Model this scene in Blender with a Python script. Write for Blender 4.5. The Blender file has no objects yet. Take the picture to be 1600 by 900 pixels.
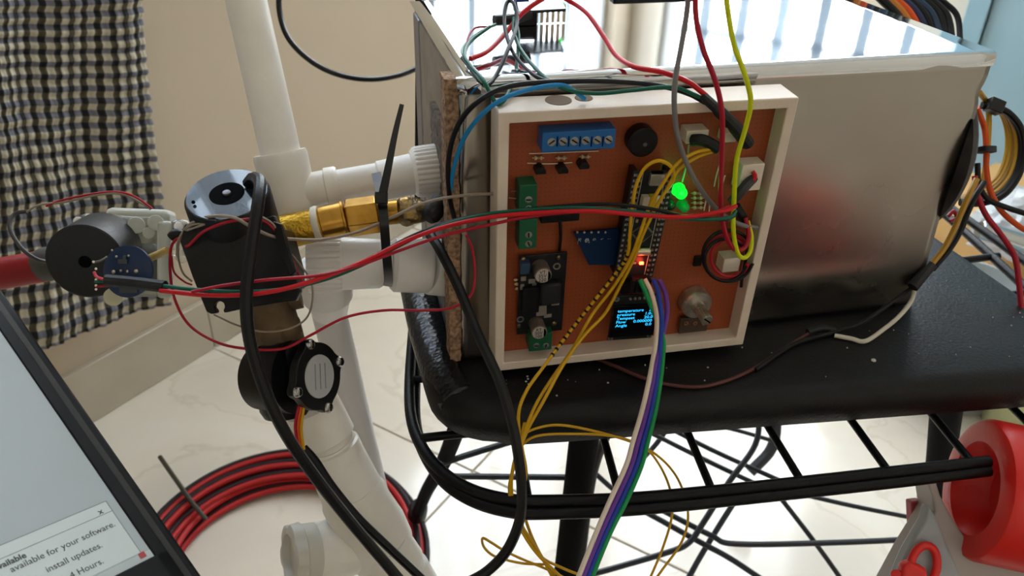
import bpy, bmesh, math, random
import numpy as np
from mathutils import Vector, Matrix, noise
random.seed(7)
SC = bpy.context.scene
COL = SC.collection
# ------------------------------------------------------------------ camera
CAM = Vector((-.0685, -.3767, .2838)); YAW, PITCH, ROLL, FOC = .2534, .5485, .0267, 1273.2
cy, sy, cp, sp = math.cos(YAW), math.sin(YAW), math.cos(PITCH), math.sin(PITCH)
FW = Vector((sy*cp, cy*cp, -sp)); RT = Vector((cy, -sy, 0)); UP = RT.cross(FW)
RT, UP = math.cos(ROLL)*RT+math.sin(ROLL)*UP, -math.sin(ROLL)*RT+math.cos(ROLL)*UP
cd = bpy.data.cameras.new('camera'); cam = bpy.data.objects.new('camera', cd); COL.objects.link(cam)
M = Matrix((RT, UP, -FW)).transposed().to_4x4(); M.translation = CAM
cam.matrix_world = M
cd.sensor_width = 36; cd.lens = FOC*36/1600; cd.clip_start = .02; cd.clip_end = 50
cd.dof.use_dof = True; cd.dof.focus_distance = .43; cd.dof.aperture_fstop = 15
SC.camera = cam
# ------------------------------------------------------------------ world, light, exposure
wd = bpy.data.worlds.new('world'); SC.world = wd; wd.use_nodes = True
wd.node_tree.nodes['Background'].inputs[0].default_value = (.86, .93, 1, 1)
wd.node_tree.nodes['Background'].inputs[1].default_value = 7.0
SC.view_settings.view_transform = 'Standard'; SC.view_settings.look = 'None'
SC.view_settings.gamma = 1; SC.view_settings.exposure = 0.0
P0 = Vector((-.258, .713, 0)); WW = Vector((.717, .697, 0)); NN = Vector((.697, -.717, 0))   # wall foot, along wall, into room
FZ = -.45; CZ = 2.15; SB = 1.46
def RP(s, n, z): return P0+WW*s+NN*n+Vector((0, 0, z))
def area(name, c, sx, sy_, direction, power, col=(1, 1, 1)):
    l = bpy.data.lights.new(name, 'AREA'); l.shape = 'RECTANGLE'; l.size = sx; l.size_y = sy_; l.energy = power; l.color = col
    o = bpy.data.objects.new(name, l); COL.objects.link(o); o.location = c
    o.rotation_euler = direction.to_track_quat('-Z', 'Y').to_euler(); return o
WIN = [('left', .38, 1.36, .20, 1.75), ('back', .08, .78, .20, 1.75), ('left', -.42, .24, .40, 1.25)]  # last opening is added for the blue sheen on the actuator top
area('daylight_left', RP(.87, -.10, .975), 1.1, 1.7, NN, 38, (.88, .95, 1))
area('daylight_back', RP(SB+.10, .43, .975), .8, 1.7, -WW, 29, (.88, .95, 1))
area('blue_sheen_light', RP(-.09, -.10, .825), .75, .95, NN, 7, (.30, .62, 1))  # added blue light, gives the actuator top its sheen
area('fill_behind', RP(-1.6, 2.2, 1.1), 1.2, 1.2, Vector((.5, -.1, -.55)), 5.5, (1, .97, .93))  # unseen fill light added on the camera side, no opening behind it

# ------------------------------------------------------------------ unprojection helpers
def ray(x, y): return FW+RT*((x-800)/FOC)-UP*((y-450)/FOC)
def D(x, y, d): return CAM+ray(x, y)*d
def PY(x, y, Y): v = ray(x, y); return CAM+v*((Y-CAM.y)/v.y)
def PZ(x, y, z): v = ray(x, y); return CAM+v*((z-CAM.z)/v.z)
def PP(x, y, o, n): v = ray(x, y); return CAM+v*((o-CAM).dot(n)/v.dot(n))
def depth(p): return (p-CAM).dot(FW)

# ------------------------------------------------------------------ materials
def lin(c):
    r = []
    for v in c:
        v = v/255; r.append(v/12.92 if v <= .04045 else ((v+.055)/1.055)**2.4)
    return (*r, 1)
MATS = {}
def mat(name, col, rough=.5, metal=0, col2=None, cs=30, bump=0, bs=200, trans=0, emit=0, coat=0, alpha=1, ior=1.45, rough2=None, spec=None, vor=False):
    if name in MATS: return MATS[name]
    m = bpy.data.materials.new(name); m.use_nodes = True; nt = m.node_tree; b = nt.nodes['Principled BSDF']
    b.inputs['Base Color'].default_value = lin(col); b.inputs['Roughness'].default_value = rough; b.inputs['Metallic'].default_value = metal
    b.inputs['Transmission Weight'].default_value = trans; b.inputs['IOR'].default_value = ior; b.inputs['Coat Weight'].default_value = coat
    b.inputs['Alpha'].default_value = alpha
    if spec is not None: b.inputs['Specular IOR Level'].default_value = spec
    if emit: b.inputs['Emission Color'].default_value = lin(col); b.inputs['Emission Strength'].default_value = emit
    tc = nt.nodes.new('ShaderNodeTexCoord')
    if col2 or rough2 is not None:
        n = nt.nodes.new('ShaderNodeTexNoise'); n.inputs['Scale'].default_value = cs; n.inputs['Detail'].default_value = 5
        nt.links.new(tc.outputs['Object'], n.inputs['Vector'])
        r = nt.nodes.new('ShaderNodeMapRange'); r.inputs[1].default_value = .35; r.inputs[2].default_value = .65
        nt.links.new(n.outputs[0], r.inputs[0])
        if col2:
            x = nt.nodes.new('ShaderNodeMix'); x.data_type = 'RGBA'; x.inputs[6].default_value = lin(col); x.inputs[7].default_value = lin(col2)
            nt.links.new(r.outputs[0], x.inputs[0]); nt.links.new(x.outputs[2], b.inputs['Base Color'])
        if rough2 is not None:
            q = nt.nodes.new('ShaderNodeMapRange'); q.inputs[3].default_value = rough; q.inputs[4].default_value = rough2
            nt.links.new(r.outputs[0], q.inputs[0]); nt.links.new(q.outputs[0], b.inputs['Roughness'])
    if bump:
        n = nt.nodes.new('ShaderNodeTexVoronoi' if vor else 'ShaderNodeTexNoise'); n.inputs['Scale'].default_value = bs
        nt.links.new(tc.outputs['Object'], n.inputs['Vector'])
        k = nt.nodes.new('ShaderNodeBump'); k.inputs['Strength'].default_value = bump; k.inputs['Distance'].default_value = .001
        nt.links.new(n.outputs[0], k.inputs['Height']); nt.links.new(k.outputs[0], b.inputs['Normal'])
    MATS[name] = m; return m
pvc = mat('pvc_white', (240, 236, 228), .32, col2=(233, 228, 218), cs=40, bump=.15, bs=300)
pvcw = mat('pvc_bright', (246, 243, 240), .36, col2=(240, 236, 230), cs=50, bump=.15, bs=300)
blk = mat('black_plastic', (12, 12, 14), .42, bump=.2, bs=900, spec=.35)
blkg = mat('black_gloss', (14, 14, 16), .22)
tapem = mat('black_tape', (20, 20, 22), .55, bump=.5, bs=300)
blkpaint = mat('black_painted_tube', (9, 10, 12), .42, bump=.3, bs=400, spec=.25)
vinyl = mat('black_vinyl', (15, 15, 16), .40, col2=(24, 24, 24), cs=14, bump=.35, bs=500, rough2=.55, spec=.3)
vinylb = mat('crinkled_vinyl', (14, 17, 24), .26, bump=.45, bs=330, vor=True)
brass = mat('brass', (196, 150, 70), .28, 1, col2=(170, 125, 50), cs=120)
brassd = mat('tarnished_brass', (112, 92, 66), .5, .45, col2=(84, 68, 50), cs=60, bump=.3, bs=300)
solder = mat('solder', (120, 110, 95), .35, .9, col2=(170, 140, 80), cs=180, bump=1, bs=250)
steel = mat('screw_steel', (190, 190, 192), .25, 1)
ptfe = mat('thread_tape', (226, 218, 200), .6)
white_abs = mat('cream_printed_plastic', (224, 209, 192), .5, col2=(217, 200, 182), cs=60, bump=.12, bs=700)
jst = mat('white_connector', (225, 214, 196), .45)
red_p = mat('red_plastic', (226, 42, 36), .38, bump=.1, bs=300)
grey_p = mat('grey_plastic', (138, 136, 134), .45, bump=.1, bs=400)
WIRE = {}
def wmat(n, c, r=.38): 
    if n not in WIRE: WIRE[n] = mat(n+'_wire', c, r, spec=.3)
    return WIRE[n]
wr = wmat('red', (196, 24, 34)); wr2 = wmat('crimson', (166, 24, 44)); wg = wmat('green', (16, 92, 74)); wk = wmat('black', (20, 19, 20), .42)
wy = wmat('yellow', (205, 158, 20)); wly = wmat('lime_yellow', (206, 214, 20)); wgr = wmat('grey', (118, 114, 114)); wbl = wmat('blue', (28, 130, 190))
wbg = wmat('beige_grey', (150, 136, 122)); wwh = wmat('white', (222, 206, 190)); wpu = wmat('purple', (104, 58, 150)); wdb = wmat('deep_blue', (34, 62, 160)); wgn = wmat('leaf_green', (14, 140, 74)); wor = wmat('orange', (214, 84, 30)); wpk = wmat('pink', (206, 70, 86))

# ------------------------------------------------------------------ mesh builder
def tag(o, label=None, cat=None, group=None, kind=None):
    if label: o['label'] = label
    if cat: o['category'] = cat
    if group: o['group'] = group
    if kind: o['kind'] = kind
    return o
def empty(name, loc, label=None, cat=None, group=None, kind=None, mw=None):
    o = bpy.data.objects.new(name, None); o.empty_display_size = .01; COL.objects.link(o)
    o.matrix_world = mw if mw else Matrix.Translation(loc)
    ROOTM[o.name] = o.matrix_world.copy(); return tag(o, label, cat, group, kind)
ROOTM = {}
def catmull(pts, n):
    P = [pts[0]*2-pts[1]]+pts+[pts[-1]*2-pts[-2]]; out = []
    for i in range(1, len(P)-2):
        a, b, c, d = P[i-1:i+3]
        for k in range(n):
            t = k/n
            out.append(.5*((2*b)+(c-a)*t+(2*a-5*b+4*c-d)*t*t+(3*b-a-3*c+d)*t**3))
    out.append(P[-2]); return out
class MB:
    def __init__(s): s.v = []; s.f = []
    def add(s, v, f):
        k = len(s.v); s.v += v; s.f += [tuple(i+k for i in q) for q in f]; return s
    def box(s, c, h, R=None):
        c = Vector(c); R = R or Matrix.Identity(3)
        v = [c+R@Vector((x*h[0], y*h[1], z*h[2])) for z in (-1, 1) for y in (-1, 1) for x in (-1, 1)]
        return s.add(v, [(0, 2, 3, 1), (4, 5, 7, 6), (0, 1, 5, 4), (2, 6, 7, 3), (0, 4, 6, 2), (1, 3, 7, 5)])
    def hexa(s, q, ext):
        n = len(q); v = [Vector(p) for p in q]+[Vector(p)+ext for p in q]
        f = [tuple(range(n))[::-1], tuple(range(n, 2*n))]+[(i, (i+1) % n, n+(i+1) % n, n+i) for i in range(n)]
        return s.add(v, f)
    def tube(s, path, r, n=10, caps=True, flat=1):
        rs = r if isinstance(r, (list, tuple)) else [r]*len(path)
        t = [(path[min(i+1, len(path)-1)]-path[max(i-1, 0)]).normalized() for i in range(len(path))]
        u = t[0].orthogonal().normalized(); v = []; f = []
        for i, p in enumerate(path):
            u = (u-t[i]*u.dot(t[i])).normalized(); w = t[i].cross(u)
            for k in range(n):
                a = 2*math.pi*k/n; v.append(p+(u*math.cos(a)*flat+w*math.sin(a))*rs[i])
        for i in range(len(path)-1):
            for k in range(n): f.append((i*n+k, i*n+(k+1) % n, (i+1)*n+(k+1) % n, (i+1)*n+k))
        if caps: f.append(tuple(range(n))[::-1]); f.append(tuple(range((len(path)-1)*n, len(path)*n)))
        return s.add(v, f)
    def lathe(s, a, b, prof, n=40, flute=0, fd=0, fl=None, up=None):
        """prof: (t, r) along a->b; t in 0..1; flute = rib count on rows whose index is in fl"""
        a, b = Vector(a), Vector(b); ax = b-a; w = ax.normalized(); u = w.orthogonal().normalized() if up is None else (up-w*up.dot(w)).normalized(); q = w.cross(u); v = []; f = []
        for i, (t, r) in enumerate(prof):
            for k in range(n):
                an = 2*math.pi*k/n; rr = r
                if flute and (fl is None or i in fl): rr = r-fd*(.5+.5*math.cos(an*flute))**2
                v.append(a+ax*t+(u*math.cos(an)+q*math.sin(an))*rr)
        for i in range(len(prof)-1):
            for k in range(n): f.append((i*n+k, i*n+(k+1) % n, (i+1)*n+(k+1) % n, (i+1)*n+k))
        if prof[0][1] > 1e-6: f.append(tuple(range(n))[::-1])
        if prof[-1][1] > 1e-6: f.append(tuple(range((len(prof)-1)*n, len(prof)*n)))
        return s.add(v, f)
    def cyl(s, a, b, r, n=24, r2=None, ch=.08):
        r2 = r if r2 is None else r2; L = (Vector(b)-Vector(a)).length; c = min(.45, ch*r/max(L, 1e-6))
        return s.lathe(a, b, [(0, r*(1-ch)), (c, r), (1-c, r2), (1, r2*(1-ch))], n)
    def sph(s, c, r, n=16, m=8, sc=(1, 1, 1)):
        c = Vector(c); v = []; f = []
        for i in range(m+1):
            th = math.pi*i/m
            for k in range(n):
                a = 2*math.pi*k/n; v.append(c+Vector((r*sc[0]*math.sin(th)*math.cos(a), r*sc[1]*math.sin(th)*math.sin(a), r*sc[2]*math.cos(th))))
        for i in range(m):
            for k in range(n): f.append((i*n+k, (i+1)*n+k, (i+1)*n+(k+1) % n, i*n+(k+1) % n))
        return s.add(v, f)
    def grid(s, fn, nu, nv):
        v = [fn(i/nu, j/nv) for j in range(nv+1) for i in range(nu+1)]
        f = [(j*(nu+1)+i, j*(nu+1)+i+1, (j+1)*(nu+1)+i+1, (j+1)*(nu+1)+i) for j in range(nv) for i in range(nu)]
        return s.add(v, f)
    def build(s, name, m, parent=None, local=False, bev=0, label=None, cat=None, group=None, kind=None, smooth=35, seg=2):
        me = bpy.data.meshes.new(name); vs = s.v
        o = bpy.data.objects.new(name, me); COL.objects.link(o)
        if parent:
            R = ROOTM[parent.name]
            if not local: I = R.inverted(); vs = [I@Vector(p) for p in vs]
            o.parent = parent; ROOTM[o.name] = R
        else:
            lo = [min(p[i] for p in vs) for i in range(3)]; hi = [max(p[i] for p in vs) for i in range(3)]
            c = Vector(((lo[0]+hi[0])/2, (lo[1]+hi[1])/2, lo[2])); vs = [Vector(p)-c for p in vs]; o.location = c
            ROOTM[o.name] = Matrix.Translation(c)
        me.from_pydata([tuple(p) for p in vs], [], s.f)
        bm = bmesh.new(); bm.from_mesh(me); bmesh.ops.recalc_face_normals(bm, faces=bm.faces); bm.to_mesh(me); bm.free()
        me.materials.append(m)
        if smooth:
            me.polygons.foreach_set('use_smooth', [True]*len(me.polygons)); me.set_sharp_from_angle(angle=math.radians(smooth))
        if bev:
            k = o.modifiers.new('bevel', 'BEVEL'); k.width = bev; k.segments = seg; k.limit_method = 'ANGLE'; k.angle_limit = math.radians(40)
        return tag(o, label, cat, group, kind)
def path(pts, mode='Y', n=8):
    """pts: (x, y[, value]); missing values are interpolated; mode Y / d / Z"""
    vals = [(i, p[2]) for i, p in enumerate(pts) if len(p) > 2]; out = []
    for i, p in enumerate(pts):
        if len(p) > 2: v = p[2]
        else:
            a = max([q for q in vals if q[0] <= i], key=lambda q: q[0], default=vals[0]); b = min([q for q in vals if q[0] >= i], key=lambda q: q[0], default=vals[-1])
            v = a[1] if a[0] == b[0] else a[1]+(b[1]-a[1])*(i-a[0])/(b[0]-a[0])
        out.append(PY(p[0], p[1], v) if mode == 'Y' else D(p[0], p[1], v) if mode == 'd' else PZ(p[0], p[1], v))
    return catmull(out, n) if n > 1 else out
def wire(name, label, pts, r, m, mode='Y', cat='wire', group=None, parent=None, n=8, kind=None, sides=10):
    mb = MB().tube(path(pts, mode, n), r, sides)
    if parent: return mb.build(name, m, parent, label=label, kind=kind)
    return mb.build(name, m, label=label, cat=cat, group=group, kind=kind)
def txt(body, size, origin, ux, uy, m, name, parent, local=False, align='LEFT', lift=.0001, fat=0, sx=1):
    c = bpy.data.curves.new('txt', 'FONT'); c.body = body; c.size = size; c.align_x = align; c.offset = fat; c.resolution_u = 3; c.extrude = .00002
    t = bpy.data.objects.new('txt', c); COL.objects.link(t); bpy.context.view_layer.update()
    me = bpy.data.meshes.new_from_object(t); bpy.data.objects.remove(t); me.name = name
    ux = Vector(ux).normalized(); uy = Vector(uy).normalized(); nz = ux.cross(uy)
    R = ROOTM[parent.name]; I = Matrix.Identity(4) if local else R.inverted()
    for v in me.vertices: v.co = I@(Vector(origin)+ux*v.co.x*sx+uy*v.co.y+nz*(v.co.z+lift))
    me.materials.clear(); me.materials.append(m)
    o = bpy.data.objects.new(name, me); COL.objects.link(o); o.parent = parent; ROOTM[o.name] = R; return o

# ================================================================== THE SETTING
wallm = mat('beige_wall_paint', (200, 183, 160), .75, col2=(193, 176, 152), cs=3, bump=.2, bs=60)
wallg = mat('pale_wall_paint', (226, 216, 200), .7, col2=(220, 210, 194), cs=4)
ceilm = mat('ceiling_paint', (235, 232, 226), .8)
framem = mat('window_frame_paint', (228, 230, 230), .5)
barm = mat('grille_paint', (150, 165, 178), .45)
def wallbox(name, a, b, z0, z1, out, m, th=.08):
    return MB().hexa([a+Vector((0, 0, z0)), b+Vector((0, 0, z0)), b+Vector((0, 0, z1)), a+Vector((0, 0, z1))], out*th)
def holed(name, f, s0, s1, wins, out, m):
    mb = MB(); cells = []; x = s0
    for w0, w1, z0, z1 in sorted(wins): cells += [(x, w0, FZ, CZ), (w0, w1, FZ, z0), (w0, w1, z1, CZ)]; x = w1
    for a, b, z0, z1 in cells+[(x, s1, FZ, CZ)]: mb.hexa([f(a)+Vector((0, 0, z0)), f(b)+Vector((0, 0, z0)), f(b)+Vector((0, 0, z1)), f(a)+Vector((0, 0, z1))], out*.08)
    return mb.build(name, m, kind='structure')
SL = -2.2; NR = 3.0
fl_ = lambda s: RP(s, 0, 0); fb_ = lambda n: RP(SB, n, 0)
holed('wall_left', fl_, SL, SB+.08, [w[1:] for w in WIN if w[0] == 'left'], -NN, wallm)
holed('wall_back', fb_, 0, NR, [w[1:] for w in WIN if w[0] == 'back'], WW, wallg)
MB().hexa([RP(SL, NR, FZ), RP(SB, NR, FZ), RP(SB, NR, CZ), RP(SL, NR, CZ)], NN*.08).build('wall_right', wallg, kind='structure')
MB().hexa([RP(SL, 0, FZ), RP(SL, NR, FZ), RP(SL, NR, CZ), RP(SL, 0, CZ)], -WW*.08).build('wall_front', wallg, kind='structure')
MB().hexa([RP(SL, 0, CZ), RP(SB, 0, CZ), RP(SB, NR, CZ), RP(SL, NR, CZ)], Vector((0, 0, .08))).build('ceiling', ceilm, kind='structure')
for k, (nm, a0, a1, z0, z1) in enumerate(WIN):
    f = (lambda s, o, z: RP(s, o, z)) if nm == 'left' else (lambda s, o, z: RP(SB-o, s, z))
    e = empty('window_%d' % (k+1), f((a0+a1)/2, 0, z0), kind='structure')
    def bar(mb, s0, zz0, s1, zz1, th, o0=-.05, o1=-.03):
        q = [f(s0, o0, zz0), f(s1, o0, zz0), f(s1, o0, zz1), f(s0, o0, zz1)]; mb.hexa(q, f(0, o1, 0)-f(0, o0, 0))
    mb = MB()
    for s0, s1, q0, q1 in ((a0, a0+.035, z0, z1), (a1-.035, a1, z0, z1), (a0, a1, z0, z0+.035), (a0, a1, z1-.035, z1), ((a0+a1)/2-.02, (a0+a1)/2+.02, z0, z1), (a0, a1, z0+.9, z0+.93)): bar(mb, s0, q0, s1, q1, 0)
    mb.build('window_frame', framem, e)
    for i in range(1, 7):
        s = a0+(a1-a0)*i/7; m2 = MB(); bar(m2, s-.013, z0, s+.013, z1, 0, -.075, -.065); m2.build('grille_bar', barm, e)
    for i in range(1, 8):
        z = z0+(z1-z0)*i/8; m2 = MB(); bar(m2, a0, z-.012, a1, z+.012, 0, -.075, -.065); m2.build('grille_bar', barm, e)
# floor of marble tiles
def marble():
    m = bpy.data.materials.new('marble_tile'); m.use_nodes = True; nt = m.node_tree; b = nt.nodes['Principled BSDF']
    tc = nt.nodes.new('ShaderNodeTexCoord'); n1 = nt.nodes.new('ShaderNodeTexNoise'); n1.inputs['Scale'].default_value = 2.4; n1.inputs['Detail'].default_value = 7; n1.inputs['Distortion'].default_value = 1.6
    oi = nt.nodes.new('ShaderNodeObjectInfo'); va = nt.nodes.new('ShaderNodeVectorMath'); va.operation = 'ADD'
    cx = nt.nodes.new('ShaderNodeCombineXYZ'); mu = nt.nodes.new('ShaderNodeMath'); mu.operation = 'MULTIPLY'; mu.inputs[1].default_value = 37
    nt.links.new(oi.outputs['Random'], mu.inputs[0]); nt.links.new(mu.outputs[0], cx.inputs[0]); nt.links.new(mu.outputs[0], cx.inputs[2])
    nt.links.new(tc.outputs['Object'], va.inputs[0]); nt.links.new(cx.outputs[0], va.inputs[1]); nt.links.new(va.outputs[0], n1.inputs['Vector'])
    r = nt.nodes.new('ShaderNodeValToRGB'); r.color_ramp.elements[0].position = .38; r.color_ramp.elements[0].color = lin((220, 211, 196))
    r.color_ramp.elements[1].position = .62; r.color_ramp.elements[1].color = lin((232, 224, 210))
    e = r.color_ramp.elements.new(.495); e.color = lin((215, 205, 188)); e = r.color_ramp.elements.new(.48); e.color = lin((226, 216, 200)); e = r.color_ramp.elements.new(.51); e.color = lin((228, 218, 202))
    nt.links.new(n1.outputs[0], r.inputs[0]); nt.links.new(r.outputs[0], b.inputs['Base Color'])
    b.inputs['Roughness'].default_value = .16; b.inputs['Coat Weight'].default_value = .3; b.inputs['Coat Roughness'].default_value = .08
    return m
tile_m = marble()
fl = empty('floor', RP(0, 0, FZ), kind='structure')
G = .484; g = .0012
MB().hexa([RP(SL, 0, FZ-.012), RP(SB, 0, FZ-.012), RP(SB, NR, FZ-.012), RP(SL, NR, FZ-.012)], Vector((0, 0, .009))).build('grout_bed', mat('grout', (190, 180, 166), .8), fl)
tile_src = None
i0 = math.floor(SL/G); i1 = math.ceil(SB/G)
for i in range(i0, i1):
    for j in range(0, math.ceil(NR/G)):
        a0, a1, b0, b1 = max(SL, i*G)+g, min(SB, (i+1)*G)-g, j*G+g, min(NR, (j+1)*G)-g
        if a1-a0 < .02: continue
        dz = random.uniform(-.0003, .0003)
        MB().hexa([RP(a0, b0, FZ-.004), RP(a1, b0, FZ-.004), RP(a1, b1, FZ-.004), RP(a0, b1, FZ-.004)], Vector((0, 0, .004+dz))).build('tile', tile_m, fl, bev=.0008, seg=1)
bb = empty('baseboard_left', RP(0, 0, FZ), kind='structure')
skm = mat('skirting_stone', (178, 166, 146), .3, col2=(196, 186, 168), cs=6)
for i in range(i0, i1):
    a0, a1 = max(SL, i*G)+.0006, min(SB, (i+1)*G)-.0006
    if a1-a0 > .02: MB().hexa([RP(a0, .0, FZ), RP(a1, .0, FZ), RP(a1, .0, FZ+.085), RP(a0, .0, FZ+.085)], NN*.01).build('skirting_tile', skm, bb, bev=.001, seg=1)
# pale blue door leaf on the back wall
dr = empty('door_1', RP(SB, .85, FZ), kind='structure')
blued = mat('pale_blue_door_paint', (150, 184, 200), .45, col2=(158, 188, 202), cs=5)
MB().hexa([RP(SB-.04, .835, FZ), RP(SB-.04, 1.75, FZ), RP(SB-.04, 1.75, 1.6), RP(SB-.04, .835, 1.6)], WW*.04).build('door_leaf', blued, dr, bev=.003)
MB().hexa([RP(SB-.055, .79, FZ), RP(SB-.055, .832, FZ), RP(SB-.055, .832, 1.65), RP(SB-.055, .79, 1.65)], WW*.055).build('door_frame', mat('door_frame_blue', (146, 182, 198), .45), dr, bev=.002)

# ================================================================== CHECKED CLOTH
def ginghammat():
    m = bpy.data.materials.new('gingham_cotton'); m.use_nodes = True; nt = m.node_tree; b = nt.nodes['Principled BSDF']; b.inputs['Roughness'].default_value = .9
    uv = nt.nodes.new('ShaderNodeUVMap'); uv.uv_map = 'UVMap'; sx = nt.nodes.new('ShaderNodeSeparateXYZ'); nt.links.new(uv.outputs[0], sx.inputs[0])
    def stripe(out):
        f = nt.nodes.new('ShaderNodeMath'); f.operation = 'FRACT'; nt.links.new(out, f.inputs[0])
        a = nt.nodes.new('ShaderNodeMapRange'); a.inputs[1].default_value = .47; a.inputs[2].default_value = .53; nt.links.new(f.outputs[0], a.inputs[0])
        c = nt.nodes.new('ShaderNodeMapRange'); c.inputs[1].default_value = .0; c.inputs[2].default_value = .05; nt.links.new(f.outputs[0], c.inputs[0])
        s = nt.nodes.new('ShaderNodeMath'); s.operation = 'SUBTRACT'; s.use_clamp = True; nt.links.new(c.outputs[0], s.inputs[0]); nt.links.new(a.outputs[0], s.inputs[1]); return s.outputs[0]
    u, v = stripe(sx.outputs[0]), stripe(sx.outputs[1])
    def mix(fac, a, c):
        x = nt.nodes.new('ShaderNodeMix'); x.data_type = 'RGBA'; nt.links.new(fac, x.inputs[0])
        for k, z in ((6, a), (7, c)):
            if isinstance(z, tuple): x.inputs[k].default_value = lin(z)
            else: nt.links.new(z, x.inputs[k])
        return x.outputs[2]
    light = mix(v, (190, 182, 160), (112, 112, 122)); dark = mix(v, (74, 68, 50), (13, 15, 20))
    nt.links.new(mix(u, light, dark), b.inputs['Base Color'])
    n = nt.nodes.new('ShaderNodeTexNoise'); n.inputs['Scale'].default_value = 1.6; n.inputs['Detail'].default_value = 3; nt.links.new(uv.outputs[0], n.inputs['Vector'])
    k = nt.nodes.new('ShaderNodeBump'); k.inputs['Strength'].default_value = .8; k.inputs['Distance'].default_value = .004; nt.links.new(n.outputs[0], k.inputs['Height']); nt.links.new(k.outputs[0], b.inputs['Normal'])
    return m
co = RP(0, .035, 0); NU, NV = 120, 200
edge = [(222, -30), (224, 40), (231, 130), (240, 230), (249, 300), (257, 400), (266, 474)]
def interp(tab, y):
    for (x0, y0), (x1, y1) in zip(tab, tab[1:]):
        if y <= y1: return x0+(x1-x0)*(y-y0)/(y1-y0)
    return tab[-1][0]
def clothpt(u, v):
    y = -30+504*v; xr = interp(edge, y); x = xr-340*u
    yy = y+(-.04-.30*v**2.2)*(x-xr)*1.0+6*math.sin(u*4+v*2)*(1-v)
    x += 8*math.sin(v*7+u*5)*u
    sc = .8*math.sin(v*math.pi*2*26)*(u < .01)+.8*math.sin(u*math.pi*2*14)*(v > .99)
    p = PP(x+sc*1.2, yy+(v > .99)*sc, co, NN)
    w = math.sin(u*9+v*3)*.006+math.sin(u*23-v*5)*.003+.0016*math.sin(v*math.pi*46)+.0012*math.sin(u*math.pi*60)
    return p+NN*w
mb = MB().grid(clothpt, NU, NV)
cl = mb.build('checked_cloth', ginghammat(), label='black, olive and cream gingham cloth hanging against the beige wall', cat='cloth', smooth=180)
uvl = cl.data.uv_layers.new(name='UVMap')
for lp in cl.data.loops:
    i = lp.vertex_index; a = (i % (NU+1))/NU; c = (i//(NU+1))/NV; uvl.data[lp.index].uv = (a*17.2+.5, c*26.2)
sm = cl.modifiers.new('thickness', 'SOLIDIFY'); sm.thickness = .0008

# ================================================================== BLACK STOOL-TABLE
st = empty('black_chair', Vector((.18, .08, FZ)), 'black metal chair with vinyl seat carrying the steel box', 'chair')
# seat slab: plan outline with rounded front corners, rolled edge
FLc, FRc = (-.013, .0), (.385, .0)
def fy(x): return -.050-(x-.0)*.105          # front edge line
plan = []
lx, rx, by = -.022, .388, .13
rc = .035
A = [(lx, by), (lx, fy(lx)+rc*1.25)]
for k in range(1, 8):
    t = k/8*math.pi/2; A.append((lx+rc*(1-math.cos(t))*1.15, fy(lx)+rc*1.25*(1-math.sin(t))))
A.append((lx+rc*1.15, fy(lx+rc)))
for k in range(1, 12): x = lx+rc*1.15+(rx-rc-lx-rc*1.15)*k/11; A.append((x, fy(x)))
for k in range(1, 8):
    t = k/8*math.pi/2; A.append((rx-rc*(1-math.sin(t)), fy(rx)+rc*(1-math.cos(t))))
A += [(rx, fy(rx)+rc), (rx, by)]
A = [Vector((x, y, 0)) for x, y in A]
cx_, cy_ = .18, .13
rows = [(-.010, -.0005), (-.004, -.0018), (.0, -.006), (.001, -.014), (-.001, -.024), (-.008, -.029), (-.02, -.030)]
mb = MB(); n = len(A); v = []
for off, z in rows:
    for i, p in enumerate(A):
        t = (A[(i+1) % n]-A[i-1]).normalized() if 0 < i < n-1 else Vector((0, -1, 0)) if i == 0 else Vector((0, 1, 0))
        nrm = Vector((t.y, -t.x, 0)); nrm = -nrm if nrm.dot(Vector((cx_, cy_, 0))-p) > 0 else nrm
        v.append(p+nrm*off+Vector((0, 0, z)))
f = [(r*n+i, r*n+i+1, (r+1)*n+i+1, (r+1)*n+i) for r in range(len(rows)-1) for i in range(n-1)]
f += [tuple(range(n)), tuple(range((len(rows)-1)*n, len(rows)*n))[::-1]]
mb.add(v, f); mb.build('seat', vinyl, st, smooth=60)
# crinkled rolled rim along the seat's left side
mb = MB().tube([p+Vector((0, 0, 0)) for p in catmull([Vector((-.011, .12, -.008)), Vector((-.012, .09, -.007)), Vector((-.0125, .05, -.008)), Vector((-.0105, -.0, -.009)), Vector((-.004, -.028, -.012))], 6)], [.0125]*24+[.009], 14)
mb.build('seat_rim', vinylb, st, label='crinkled shiny rolled rim')
def rod(name, pts, r, z=None, mode='Z', n=6, m=blkpaint, par=None):
    mb = MB().tube(path(pts, mode, n), r, 12); return mb.build(name, m, par or st)
ZR = -.034
rod('side_rail', [(652, 440, ZR), (645, 520, ZR), (640, 600, ZR), (643, 655, ZR), (660, 700, ZR), (692, 738, ZR), (735, 765, ZR), (790, 780, ZR), (850, 783, ZR), (1000, 778, ZR), (1200, 759, ZR), (1400, 737, ZR), (1545, 721, ZR)], .0034)
rod('side_rail', [(664, 445, ZR-.004), (654, 520, ZR-.004), (649, 600, ZR-.004), (650, 665, ZR-.004), (665, 712, ZR-.004), (695, 754, ZR-.004), (740, 783, ZR-.004), (795, 799, ZR-.004), (850, 802, ZR-.004), (1000, 795, ZR-.004), (1200, 775, ZR-.004), (1400, 753, ZR-.004), (1545, 735, ZR-.004)], .0034)
rod('front_rod', [(655, 685, ZR), (720, 678, ZR), (860, 665, ZR), (1100, 650, ZR), (1350, 632, ZR), (1640, 608, ZR)], .0026)
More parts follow.
